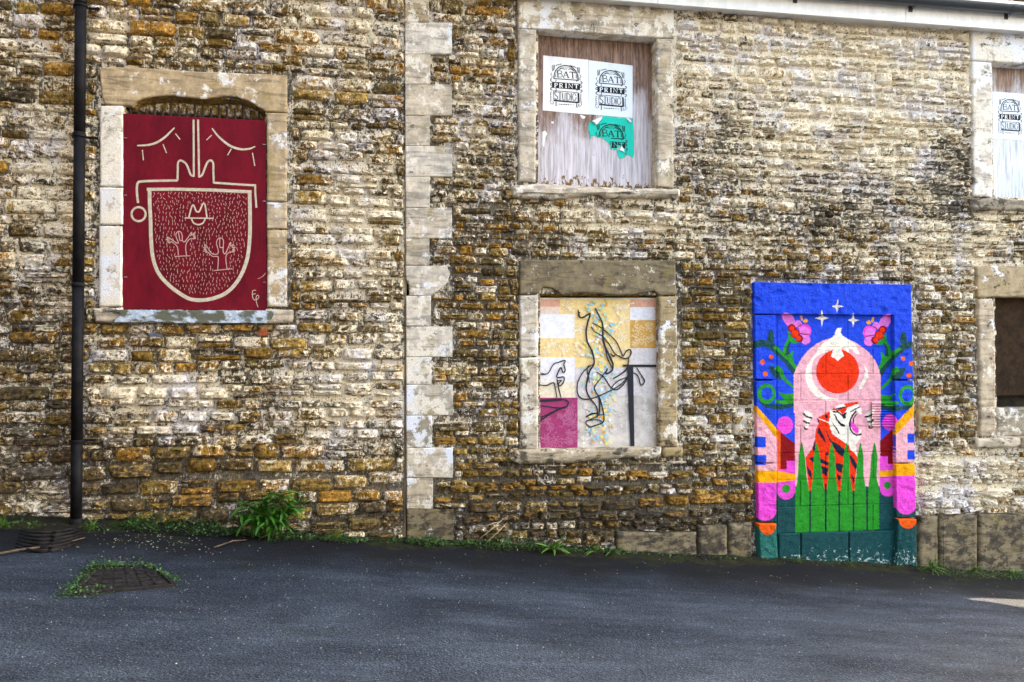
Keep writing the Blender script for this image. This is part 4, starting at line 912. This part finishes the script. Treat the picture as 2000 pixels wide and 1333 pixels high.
# side ornaments
pf('blue', M8(R_(312, -60, 472, 300))); pf('blue', M8(R_(1240, -60, 1385, 300)))
pf('mag', M8(circ(383, 50, 72, 80))); pf('mag', M8(circ(1325, 25, 68, 74)))
pf('mag', M8(R_(300, 330, 474, 600))); pf('mag', M8(R_(1234, 300, 1380, 600)))
pf('dred', M8([(320, 95), (472, 215), (472, 370), (398, 370), (398, 445), (320, 447)])); pf('oran', M8(R_(318, 95, 343, 447)))
pf('dred', M8([(1372, 60), (1238, 190), (1238, 328), (1306, 328), (1306, 398), (1372, 398)])); pf('oran', M8(R_(1356, 60, 1374, 398)))
pf('pink', M7([(60, 1150), (317, 1287 + 130), (317, 1287 + 480), (60, 1287 + 480)])); pf('pink', M7([(1640, 1100), (1378, 1287 + 60), (1378, 1287 + 480), (1640, 1287 + 480)]))
pf('yel', M7([(60, 1090), (318, 1287 + 90), (318, 1287 + 182), (60, 1140)])); pf('yel', M7([(1600, 1090), (1376, 1287 + 35), (1374, 1287 + 140), (1600, 1190)]))
for q in (R_(60, 153, 210, 248), R_(60, 317, 215, 408), R_(1483, 125, 1640, 207), R_(1481, 275, 1640, 357)): pf('blue', M8(q))
pf('dgreen', M8(R_(60, 560, 317, 1400))); pf('dgreen', M8(R_(1378, 500, 1700, 1400))); pf('teal', M8(R_(60, 932, 326, 1400)))
pf('mag', M8([(60, 560), (303, 560), (303, 820)] + circ(205, 820, 98, 88, 16, 0, 180) + [(60, 800)])); pf('mag', M8([(1380, 500), (1640, 500), (1560, 765)] + circ(1470, 765, 90, 88, 16, 0, 180)))
pf('dgreen', M8(R_(312, 600, 474, 1010))); pf('dgreen', M8(R_(1234, 580, 1378, 1000)))
pf('mag', M8([(308, 520), (474, 520), (474, 635)] + circ(391, 635, 83, 84, 16, 0, 180))); pf('mag', M8([(1234, 500), (1378, 500), (1376, 618)] + circ(1304, 618, 71, 72, 16, 0, 180)))
pf('yel', M8([(60, 458), (305, 456), (478, 490), (478, 543), (305, 566), (60, 566)])); pf('yel', M8([(1230, 458), (1378, 452), (1378, 398), (1640, 396), (1640, 500), (1378, 506), (1230, 515)]))
pf('green', M8(circ(393, 620, 36, 38))); pf('green', M8(circ(1301, 590, 32, 35)))
pf('oran', M8([(100, 932), (306, 932)] + circ(225, 934, 80, 102, 16, 0, 180))); pf('oran', M8([(1402, 884), (1640, 880)] + circ(1486, 884, 84, 96, 16, 0, 180)))
# tiger
pf('red', M9([(375, 480), (395, 445), (520, 440), (545, 520), (570, 590), (640, 635), (720, 690), (785, 735), (800, 790), (870, 840), (908, 905), (880, 1070), (850, 1420), (280, 1420), (220, 900), (310, 770), (345, 660), (350, 560)]))
pf('white', M9([(400, 385), (450, 345), (540, 282), (580, 255), (640, 215), (710, 190), (900, 185), (935, 240), (955, 330), (930, 330), (905, 300), (870, 310), (835, 350), (805, 430), (818, 520), (860, 580), (945, 605), (925, 660), (870, 730), (890, 820), (908, 905), (870, 845), (820, 800), (790, 740), (720, 690), (645, 640), (575, 580), (545, 520), (520, 450), (400, 400)]))
pf('red', M9([(380, 375), (460, 335), (540, 285), (540, 360), (525, 425), (505, 425), (460, 405), (400, 385)])); pf('red', M9([(382, 380), (400, 400), (470, 420), (520, 445), (545, 500), (400, 480)]))
pf('red', M9([(548, 275), (595, 248), (640, 268), (752, 228), (715, 192), (905, 165), (908, 185), (830, 222), (765, 245), (745, 295), (700, 335), (668, 292), (600, 278)]))
for q in ([(575, 288), (650, 288), (700, 338), (728, 312), (762, 303), (745, 345), (745, 385), (712, 392), (695, 350), (640, 312), (580, 310)], [(568, 335), (612, 330), (635, 390), (690, 450), (740, 470), (742, 495), (680, 482), (625, 410), (600, 350)], [(553, 402), (592, 465), (640, 520), (670, 588), (648, 580), (620, 525), (580, 465)], [(598, 258), (755, 222), (740, 245), (665, 268)],
          [(862, 195), (905, 180), (908, 195), (880, 202)], [(395, 485), (430, 560), (470, 640), (497, 720), (440, 650), (375, 565)], [(495, 540), (520, 600), (560, 680), (640, 715), (730, 790), (720, 890), (640, 840), (600, 780), (545, 690), (505, 610)], [(785, 850), (850, 905), (892, 985), (880, 1065), (815, 960)],
          [(265, 905), (320, 885), (420, 910), (520, 955), (520, 1000), (420, 965), (320, 960)], [(425, 1000), (520, 1035), (500, 1135), (440, 1100)], [(608, 962), (710, 985), (690, 1100), (620, 1050)], [(235, 995), (300, 1080), (300, 1175), (255, 1110)], [(815, 1110), (862, 1170), (850, 1245), (825, 1160)], [(628, 1100), (685, 1140), (672, 1205), (640, 1180)], [(310, 770), (347, 655), (347, 810), (325, 815)], [(372, 375), (390, 395), (405, 455), (385, 440)], [(470, 1230), (500, 1250), (490, 1420), (480, 1420)]): pf('navy', M9(q))
pf('navy', M9(circ(495, 358, 19, 22))); pf('navy', M9(circ(503, 847, 21, 21)))
pf('mag', M9(spline([(805, 425), (870, 465), (915, 535), (905, 575), (850, 550), (812, 490)], 5, True)))
pf('navy', M9(ribbon([(933, 236), (870, 262), (808, 302)], 17))); pf('navy', M9(ribbon([(885, 285), (820, 370), (797, 470), (822, 555), (885, 602), (952, 588)], 22))); pf('navy', M9(ribbon([(888, 325), (850, 385), (845, 450)], 16)))
pf('white', M9([(900, 262), (945, 255), (952, 335), (925, 300), (912, 335)])); pf('white', M9([(905, 575), (930, 530), (950, 525), (945, 580)]))
for q in ([(195, 310), (225, 275), (318, 325), (318, 370), (240, 360)], [(198, 375), (292, 385), (272, 440), (205, 425)], [(215, 455), (270, 455), (255, 512), (212, 505)], [(990, 345), (1080, 268), (1125, 275), (1115, 330), (1000, 372)], [(1028, 375), (1115, 375), (1110, 412), (1030, 428)], [(1042, 440), (1110, 435), (1100, 492), (1050, 502)]): pf('white', M9(q))
for q in ([(190, 318), (238, 358), (312, 382)], [(193, 412), (238, 440), (278, 446)], [(205, 495), (222, 525), (250, 518)], [(990, 362), (1040, 358), (1112, 318)], [(1028, 425), (1070, 430), (1112, 408)], [(1042, 488), (1068, 512), (1104, 492)]): pf('navy', M9(ribbon(q, 22)))
# blades of grass
bx_ = [475, 608, 748, 870, 997, 1120, 1236]; tipx = [532, 669, 803, 935, 1060, 1185]
pf('navy', M8(R_(475, 640, 1232, 1000)))
for i in range(6):
    a, b, tx = bx_[i], bx_[i + 1], tipx[i]; g = 7
    yb0 = 1022 - (a - 475) * .045; yb1 = 1022 - (b - 475) * .045
    pf('green', M8([(tx - 9, 225), (tx, 202), (tx + 9, 225), (tx + 28, 330), (b - g - 25, 500), (b - g, 650), (b - g, yb1), (a + g * (i > 0), yb0), (a + g * (i > 0), 650), (a + 25, 500), (tx - 28, 330)]))
def mural(px, py):
    px = np.asarray(px, float); py = np.asarray(py, float)
    out = np.tile(np.array(C_['blue']), (len(px), 1))
    wx = px + .25 * np.sin(py * .9); wy = py + .25 * np.sin(px * 1.1)
    for col, poly in PL:
        lo, hi = poly.min(0), poly.max(0)
        idx = np.nonzero((wx >= lo[0]) & (wx <= hi[0]) & (wy >= lo[1]) & (wy <= hi[1]))[0]
        if len(idx):
            k = idx[pip(poly, wx[idx], wy[idx])]; out[k] = col
    return out
t = NT('mural_paint'); p = t.pos()
pc = t.attr('paint', True); pits = t.noise(p, 85, 4, .7)
pc2 = t.mul(pc, t.mr(t.noise(p, 26, 5, .7), .3, .7, .82, 1.16))
pc2 = t.mix(t.math('MULTIPLY', t.mr(pits, .36, .29), .65), pc2, t.mul(pc, .12))
t.bump(t.math('ADD', pits, t.math('MULTIPLY', t.noise(p, 30, 4, .6), .8)), .7, .008)
worn = t.noise(p, 34, 6, .75)
lowz = t.mr(t.sep(p)[2], G(4.2) + .30, G(4.2) + .02)
pc2 = t.mix(t.mr(t.math('ADD', worn, t.math('MULTIPLY', lowz, .16)), .70, .74), pc2, (.42, .50, .46))
pc2 = t.mul(pc2, t.mr(t.noise(t.scaled(p, (.3, 1, 1)), 48, 3, .6), .3, .7, .88, 1.1))
MURAL = t.done(pc2, .75, .1)
door = tag(empty('tiger_mural', P(1632, 1090, .0)), 'walled-up doorway painted with a roaring tiger, red moon and white bird', 'mural')
def pblock(name, quad, y, back, rough=.003, big=.0, rnd=.010, step=.95):
    q = np.array(quad, float); w = max(np.hypot(*(q[1] - q[0])), np.hypot(*(q[2] - q[3]))); h = max(np.hypot(*(q[3] - q[0])), np.hypot(*(q[2] - q[1])))
    nu, nv = max(4, int(w / step) + 1), max(4, int(h / step) + 1)
    u, v = np.meshgrid(np.linspace(0, 1, nu), np.linspace(0, 1, nv)); u = u.ravel(); v = v.ravel()
    B = (q[0] * ((1 - u) * (1 - v))[:, None] + q[1] * (u * (1 - v))[:, None] + q[2] * (u * v)[:, None] + q[3] * ((1 - u) * v)[:, None])
    jit = np.array([mnoise.noise(Vector((a * .09, b * .09, 7))) for a, b in B])
    ed = np.minimum(np.minimum(u, 1 - u) * w, np.minimum(v, 1 - v) * h) * .0042           # metres to the nearest edge
    fall = np.clip(1 - ed / rnd, 0, 1) ** 2
    border = (u == 0) | (u == 1) | (v == 0) | (v == 1)
    B = np.where(border[:, None], B + (np.array([q.mean(0)]) - B) * .004 * (jit[:, None] + .4), B)
    nz = np.array([mnoise.noise(Vector((a * .32, b * .32, 1))) * .5 + mnoise.noise(Vector((a * .09, b * .09, 3))) for a, b in B])
    cr = np.array([max(0, mnoise.noise(Vector((a * .045, b * .06, 11))) - .18) for a, b in B]) if big else 0
    yy = y + rough * nz + big * cr + rnd * fall * .9
    yy = np.where(border, back, yy)
    W = np.array([P(a, b, y) for a, b in B]); W[:, 1] = yy
    cen = (W.min(0) + W.max(0)) / 2
    f = [(j * nu + i, j * nu + i + 1, (j + 1) * nu + i + 1, (j + 1) * nu + i) for j in range(nv - 1) for i in range(nu - 1)]
    return link(name, mesh(name, W - cen, f, True, dict(paint=mural(B[:, 0], B[:, 1]))), MURAL, door, cen)
ex = lambda py, l: (1472 + (py - 550) * .019) if l else (1780.5 + (py - 550) * .0215)
pblock('door_lintel', [(ex(550, 1), 550.5), (ex(550, 0), 555.5), (ex(615, 0), 617), (ex(615, 1), 614)], -.030, .12, .004, .035, .008)
for l in (1, 0):
    inn = (lambda py: 1515.5 + (py - 615) * .006) if l else (lambda py: 1745 + (py - 615) * .014)
    ys = [(615, 742), (743.5, 905), (906.5, 1021 - (0 if l else 9))]
    for a, b in ys:
        A, B = (ex(a, l), inn(a)) if l else (inn(a), ex(a, l)); A2, B2 = (ex(b, l), inn(b)) if l else (inn(b), ex(b, l))
        pblock('jamb_stone', [(A, a), (B, a), (B2, b), (A2, b)], -.028, .12, .0045, .018, .010)
    a = 1023 - (0 if l else 9)
    q = [(1481.5, a), (1517, a), (1521, 1092), (1484.5, 1094)] if l else [(1754, a), (1791, a), (1793, 1108), (1749.5, 1106)]
    pblock('jamb_base', q, -.055, .12, .006, .0, .014)
rows = [617, 679, 731, 782.5, 833.5, 884, 936, 987.5, 1039]
for i in range(8):
    cuts = [1655] if i == 0 else ([1612, 1704.5] if i % 2 else [1563, 1655.5])
    xs_ = [1517] + cuts + [1743 + i * .9]
    tl = lambda x, r: rows[r] + (0 if r < 5 else -(x - 1630) * .028 * (r - 4) / 3)
    for a, b in zip(xs_[:-1], xs_[1:]):
        a += .4; b -= .4
        pblock('concrete_block', [(a, tl(a, i) + .4), (b, tl(b, i) + .4), (b, tl(b, i + 1) - .4), (a, tl(a, i + 1) - .4)], .012 + .002 * ((i * 7 + int(a)) % 3 - 1), .06, .0022, 0, .0035)
for a, b in ((1521, 1564), (1565, 1658), (1659, 1752)):
    pblock('concrete_block', [(a, 1043 - (a - 1521) * .028), (b, 1043 - (b - 1521) * .028), (b, 1108), (a, 1100)], -.012, .06, .003, 0, .010)
pblock('mortar_bed', [(1505, 608), (1752, 610), (1764, 1112), (1512, 1106)], .0165, .03, .002, 0, .002, 1.6)
# louvred vent let into the blockwork
for i in range(10):
    a = 784.5 + i * 4.95; q = [(1703.5, a), (1749.5, a + .1), (1749.5, a + 3.9), (1703.5, a + 3.8)]
    o = [P(q[0][0], q[0][1], .004), P(q[1][0], q[1][1], .004), P(q[2][0], q[2][1], -.016), P(q[3][0], q[3][1], -.016)]
    n_ = 40; vs = []; cc = []
    for k in range(n_):
        f = k / (n_ - 1)
        for A, B in ((o[0], o[1]), (o[3], o[2])): vs.append(tuple(np.array(A) * (1 - f) + np.array(B) * f))
        vs.append(tuple(np.array(o[3]) * (1 - f) + np.array(o[2]) * f + (0, .010, -.003))); cc += [(q[0][0] + 46 * f, a + 2)] * 3
    fs = [(3 * k + j, 3 * k + j + 3, 3 * k + j + 4, 3 * k + j + 1) for k in range(n_ - 1) for j in (0, 1)]
    va = np.array(vs); c = va.mean(0); cc = np.array(cc)
    link('vent_slat', mesh('vent_slat', va - c, fs, False, dict(paint=mural(cc[:, 0], cc[:, 1]))), MURAL, door, c)

# ------------------------------------------------------------------ things on the ground
def GP(px, py, dz=0.0):
    d = FW * FPX + RT * (px - 1000) - UP * (py - 666.5)
    t = (GB + dz + GA * CAMP[0] - CAMP[2]) / (d[2] - GA * d[0]); p = CAMP + d * t; return Vector(p)
# inspection cover in the road
cov = tag(empty('drain_cover', GP(235, 1140)), 'square dark metal drain cover in the road, ringed by weeds', 'drain cover')
IRON2 = plain('cover_iron', (.016, .015, .016), .9, .08, mott=.5, scale=30, bump=.6, bs=90)
cq = [GP(142, 1167), GP(345, 1149), GP(300, 1112), GP(178, 1110)]
cxy = lambda u, v: (cq[0] * (1 - u) * (1 - v) + cq[1] * u * (1 - v) + cq[2] * u * v + cq[3] * (1 - u) * v)
def gslab(name, u0, u1, v0, v1, z0, z1, mat, parent):
    c = [cxy(u0, v0), cxy(u1, v0), cxy(u1, v1), cxy(u0, v1)]
    MB().add([(p.x, p.y, p.z + z0) for p in c] + [(p.x, p.y, p.z + z1) for p in c], [(0, 3, 2, 1), (4, 5, 6, 7), (0, 1, 5, 4), (1, 2, 6, 5), (2, 3, 7, 6), (3, 0, 4, 7)]).build(name, mat, parent, bevel=.002)
gslab('plate', .05, .95, .05, .95, -.02, .016, IRON2, cov)
for (a, b, c, d) in ((0, 1, 0, .04), (0, 1, .96, 1), (0, .04, .042, .958), (.96, 1, .042, .958)): gslab('frame', a, b, c, d, -.02, .022, IRON2, cov)
for i in range(6):
    for j in range(5): gslab('tread_stud', .10 + i * .14, .20 + i * .14, .10 + j * .165, .20 + j * .165, .0162, .021, IRON2, cov)
# ribbed stone channel under the pipe
chn = tag(empty('drain_gully', GP(105, 1050)), 'ribbed dark gully at the foot of the drainpipe', 'drain')
GUL = plain('gully_stone', (.014, .013, .014), .9, .08, mott=.5, scale=20, bump=.7, bs=60)
for k in range(6):
    pts = []
    for i in range(13):
        f = i / 12; px = 30 + 122 * f + k * 2; py = 1072 - k * 6.2 - 9 * f + 13 * math.sin(math.pi * f) * (1 - k * .1)
        g = GP(px, py); pts.append((g.x, g.y, g.z + .012))
    MB().tube(pts, [.004 + .010 * math.sin(math.pi * min(max(i / 12, .04), .96)) for i in range(13)], 6).build('rib', GUL, chn, True)
MB().box(cq[3].x - .62, cq[3].x - .10, -.30, -.02, G(cq[3].x) - .05, G(cq[3].x) + .004).build('gully_bed', GUL, chn) if False else None
BARK = plain('dry_stick', (.085, .065, .045), .9, .1, mott=.4, scale=40)
def stick(pts, r, label, hz=.012):
    p = [GP(a, b) + Vector((0, 0, hz + h)) for a, b, h in pts]
    o = MB().tube([tuple(q) for q in p], [r * (1 - .5 * i / (len(p) - 1)) for i in range(len(p))], 6).build('dry_stick', BARK, None, True); tag(o, label, 'stick', 'dry sticks lying along the wall')
stick([(-20, 1089, 0), (40, 1079, .004), (110, 1069, .0), (165, 1056, .006)], .008, 'long pale stick lying across the gully below the drainpipe')
stick([(418, 1073, 0), (455, 1062, .006), (482, 1058, .0)], .006, 'dark crooked stick on the tarmac in front of the leafy bush')
stick([(508, 1054, 0), (535, 1045, .010), (556, 1040, .02), (552, 1028, .05)], .006, 'forked twig poking from under the leafy bush')
for i, (a, b) in enumerate((((938, 1052, 0), (985, 1012, .0)), ((942, 1030, 0), (983, 1018, 0)), ((950, 1060, 0), (990, 1022, 0)))):
    p0, p1 = P(*a[:2], -.10), P(*b[:2], -.04); mid_ = ((p0[0] + p1[0]) / 2 + .01, -.10, (p0[2] + p1[2]) / 2 + .015)
    tag(MB().tube([p0, mid_, p1], [.004, .0035, .002], 5).build('dry_stalk', plain('straw_stalk', (.40, .33, .22), .9, .1, mott=.2), None, True), ('steep dry stalk against the wall left of the spiky weed', 'short flat dry stalk crossing the other two', 'lowest dry stalk against the wall, right of the quoins')[i], 'stalk', 'dry stalks by the wall')

def leafmat(name, c1, c2, sub=0):
    t = NT(name); p = t.pos(); oi = t.node('ShaderNodeObjectInfo').outputs['Random']
    c = t.mix(t.math('ADD', t.math('MULTIPLY', oi, .6), t.math('MULTIPLY', t.noise(p, 60, 3), .4)), c1, c2)
    t.b.inputs['Transmission Weight'].default_value = 0; return t.done(c, .5, .4)
LEAF = leafmat('bush_leaf', (.014, .070, .007), (.058, .21, .016)); LEAF2 = leafmat('weed_leaf', (.010, .040, .006), (.034, .105, .012)); GRASS = leafmat('grass_blade', (.05, .14, .018), (.13, .26, .04))
def strap(L, w, droop, fold=.25, n=7):
    vs = []; fs = []
    for i in range(n + 1):
        f = i / n; ww = w * (math.sin(math.pi * min(.06 + f * .94, .985)) ** .7); x = L * f * (1 - .12 * droop * f); z = -droop * L * .55 * f * f + L * .10 * f
        vs += [(x, -ww / 2, z + ww * fold), (x, 0, z), (x, ww / 2, z + ww * fold)]
    for i in range(n): a = 3 * i; fs += [(a, a + 1, a + 4, a + 3), (a + 1, a + 2, a + 5, a + 4)]
    return fs, vs
def leafmesh(name, L, w, d, mat):
    fs, vs = strap(L, w, d); me = mesh(name, vs, fs, True); me.materials.append(mat); return me
bl_m = [leafmesh('leaf', .20, .034, d, LEAF) for d in (.25, .6, 1.0)]
def put_leaf(name, me, base, az, el, roll, s, parent):
    o = bpy.data.objects.new(name, me); COL.objects.link(o); o.parent = parent
    o.location = Vector(base) - parent.location; o.rotation_euler = (Matrix.Rotation(az, 3, 'Z') @ Matrix.Rotation(-el, 3, 'Y') @ Matrix.Rotation(roll, 3, 'X')).to_euler(); o.scale = (s, s, s); return o
rr = random.Random(31)
b0 = Vector(P(532, 1036, -.13)); b0.z = G(b0.x) + .01
bush = tag(empty('leafy_bush', b0), 'bright green leafy bush with long pointed leaves at the wall foot', 'bush')
for k in range(15):
    a = rr.uniform(0, 6.28); h = rr.uniform(.16, .34); sp = rr.uniform(.05, .24); ex_, ey_ = sp * math.cos(a) * 1.15, -abs(sp * math.sin(a)) * .55
    tip = b0 + Vector((ex_, ey_, h * (1 - .5 * (sp / .26) ** 2)))
    MB().tube([tuple(b0 + Vector((ex_ * .1, 0, 0))), tuple(b0.lerp(tip, .55) + Vector((0, 0, .03))), tuple(tip)], [.006, .005, .003], 5).build('stem', plain('bush_stem', (.10, .13, .04), .8, .2, mott=.2) if k == 0 else bpy.data.materials['bush_stem'], bush, True)
    for j in range(14):
        f = rr.uniform(.35, 1); base = b0.lerp(tip, f) + Vector((0, 0, .03 * math.sin(math.pi * f)))
        az = rr.uniform(-math.pi, 0) + rr.uniform(-.3, .3); put_leaf('leaf', rr.choice(bl_m), base, az, rr.uniform(-.3, .9), rr.uniform(-.5, .5), rr.uniform(.5, 1.0), bush)
db = [leafmesh('blade', .16, .022, d, GRASS) for d in (.3, .8)]
def rosette3(px, n, s, name, label, cat, grp, meshes, off=-.14, up=(.15, 1.1)):
    b = Vector(P(px, 1060, off)); b.z = G(b.x) + .02
    e = tag(empty(name, b), label, cat, grp)
    for k in range(n): put_leaf('blade', rr.choice(meshes), b + Vector((rr.uniform(-.015, .015), rr.uniform(-.01, .01), 0)), rr.uniform(-math.pi - .2, .2) , rr.uniform(*up), rr.uniform(-.3, .3), s * rr.uniform(.6, 1.1), e)
    return e
gm = [leafmesh('blade', .14, .007, d, GRASS) for d in (.2, .7, 1.2)]
rosette3(1082, 20, 1.0, 'dandelion', 'spiky bright green dandelion in the weeds below the patchwork window', 'weed', None, db)
rosette3(1160, 9, .75, 'dandelion', 'small broad-leaved dandelion right of the spiky one', 'weed', None, db)
rosette3(1193, 10, .8, 'dandelion', 'loose green dandelion where the plinth stones begin', 'weed', None, db)
for px, n, s, lab_, off in ((655, 34, .9, 'grass tuft between the leafy bush and the quoins', -.20), (8, 26, .9, 'grass tuft at the left edge of the photo, beside the gully', -.30), (178, 22, .8, 'grass tuft just right of the drainpipe foot', -.22), (1560, 24, .6, 'grass tuft below the left half of the tiger mural', -.12), (1655, 20, .6, 'grass tuft below the middle of the tiger mural', -.12), (1818, 40, 1.1, 'big grass tuft right of the tiger mural', -.14), (1900, 30, .8, 'grass tuft under the plinth below the dark window', -.18), (1975, 34, .9, 'grass tuft at the lower right wall foot, nearest the edge', -.24), (840, 18, .6, 'grass tuft at the foot of the quoins', -.14)):
    rosette3(px, n, s, 'grass_tuft', lab_, 'grass', 'grass tufts along the wall', gm, off, (.3, 1.4))
# low creeping weeds: nobody could count these
vs = []; fs = []
def leaflet(p, r):
    a = rr.uniform(0, 6.28); tl_ = rr.uniform(-.2, .9); n = len(vs); e1 = Vector((math.cos(a), math.sin(a), rr.uniform(-.3, .3))).normalized(); e2 = Vector((-math.sin(a) * math.cos(tl_), math.cos(a) * math.cos(tl_) * .6 - .2, math.sin(tl_))).normalized()
    for u_, v_ in ((0, -.1), (.6, -.6), (1.15, 0), (.6, .6)): vs.append(tuple(p + e1 * u_ * r + e2 * v_ * r))
    fs.append((n, n + 1, n + 2, n + 3))
def patch(px0, px1, n, hgt, dep, r=(.007, .016)):
    for _ in range(n):
        px = rr.uniform(px0, px1); f = 1 - abs((px - px0) / (px1 - px0) * 2 - 1) ** 2; y_ = -.03 - dep * rr.random() * (.4 + .6 * f); x_ = P(px, 1050, y_)[0]
        leaflet(Vector((x_, y_, G(x_) + .015 + hgt * f * rr.random() * (1 - .5 * rr.random()))), rr.uniform(*r))
patch(215, 480, 1900, .15, .24); patch(470, 620, 700, .08, .30); patch(610, 720, 420, .05, .26); patch(720, 800, 160, .03, .16); patch(790, 880, 600, .07, .20); patch(880, 1120, 1300, .10, .22); patch(1110, 1230, 340, .05, .16); patch(1220, 1470, 260, .025, .14); patch(1460, 1800, 500, .03, .10, (.005, .011)); patch(1790, 2060, 1300, .04, .34, (.006, .012)); patch(-60, 110, 260, .03, .3); patch(160, 230, 160, .03, .25)
# weeds round the drain cover
for side, n in (((-.08, -.02, .04, 1), 560), ((0, 1.02, 1, .97), 560), ((.9, 1, 1.05, .25), 380), ((0, 0, .35, .02), 160), ((.05, .85, .5, .95), 120)):
    for _ in range(n):
        f = rr.random(); u_ = side[0] + (side[2] - side[0]) * f; v_ = side[1] + (side[3] - side[1]) * f
        p = cxy(u_ + rr.gauss(0, .055) - (.03 if side[0] == side[2] == 0 else 0), v_ + rr.gauss(0, .085)); leaflet(p + Vector((0, 0, .008 + .035 * rr.random() ** 2)), rr.uniform(.005, .013))
tag(link('creeping_weeds', mesh('creeping_weeds', vs, fs), LEAF2), 'low creeping green weeds along the wall foot and round the drain cover', 'weeds', None, 'stuff')
vs = []; fs = []
def chipm(p, r):
    n = len(vs); a = rr.uniform(0, 6.28)
    for k in range(4): vs.append((p.x + r * math.cos(a + k * 1.57) * rr.uniform(.6, 1.2), p.y + r * math.sin(a + k * 1.57) * rr.uniform(.6, 1.2), p.z))
    vs.append((p.x, p.y, p.z + r * .8))
    for k in range(4): fs.append((n + k, n + (k + 1) % 4, n + 4))
for _ in range(520):
    p = GP(rr.uniform(-20, 2020), rr.triangular(1060, 1330, 1100)); 
    if p.y < -.05: chipm(Vector((p.x, p.y, G(p.x) + .008)), rr.uniform(.0025, .006))
for _ in range(130):
    p = GP(rr.gauss(320, 70), rr.gauss(1062, 10)); chipm(Vector((p.x, p.y, G(p.x) + .010)), rr.uniform(.003, .007))
tag(link('gravel_chips', mesh('gravel_chips', vs, fs), plain('pale_chippings', (.24, .23, .20), .9, .1, mott=.4, scale=60)), 'pale stone chips scattered on the tarmac', 'gravel', None, 'stuff')

# ------------------------------------------------------------------ unseen masses added to shade the lane and wall
m_ = MB().box(-34, 2.2, -17, -9.5, -2.0, 10.0); m_.add([(-34, -9.3, 10), (2.2, -9.3, 10), (2.2, -17.2, 10), (-34, -17.2, 10), (-34, -13.2, 12.6), (2.2, -13.2, 12.6)], [(0, 1, 5, 4), (2, 3, 4, 5), (0, 4, 3), (1, 2, 5), (0, 3, 2, 1)])
tag(m_.build('opposite_sky_blocker', plain('sky_blocker_dark', (.13, .11, .085), .95, .1, mott=.3, scale=5)), kind='structure')  # added dark mass, never in view, blocks low sky and limits bounce
# unseen sun blocker added at right, gap shaped to throw the sun patch
zg_ = G(12.5) - .3; ho = [(7.02, .68), (7.40, .555), (8.9, .47), (8.9, 1.0), (8.06, .87), (7.4, .76)]
wp = lambda q: [(a, 0.02, b) for a, b in q] + [(a, 0.06, b) for a, b in q]
m_ = MB()
for q in ([(6.905, zg_), (12.5, zg_), (12.5, .47), (8.9, .47), (7.40, .555), (7.02, .68), (6.905, .68)], [(6.905, .68), (7.02, .68), (7.4, .76), (8.06, .87), (8.9, 1.0), (12.5, 1.0), (12.5, 3.6), (6.905, 3.6)], [(8.9, .47), (12.5, .47), (12.5, 1.0), (8.9, 1.0)]):
    m_.add([(a, .04, b) for a, b in q], [tuple(range(len(q)))])
tag(m_.build('sun_gap_blocker', WALLB), kind='structure')
tag(MB().box(-11, -4.6, -9.2, -.02, -1.5, 8.5).build('left_sky_blocker', plain('left_blocker_dark', (.028, .031, .036), .7, .2, mott=.3, scale=9)), kind='structure')  # added block out of view, darkens the left of wall and road
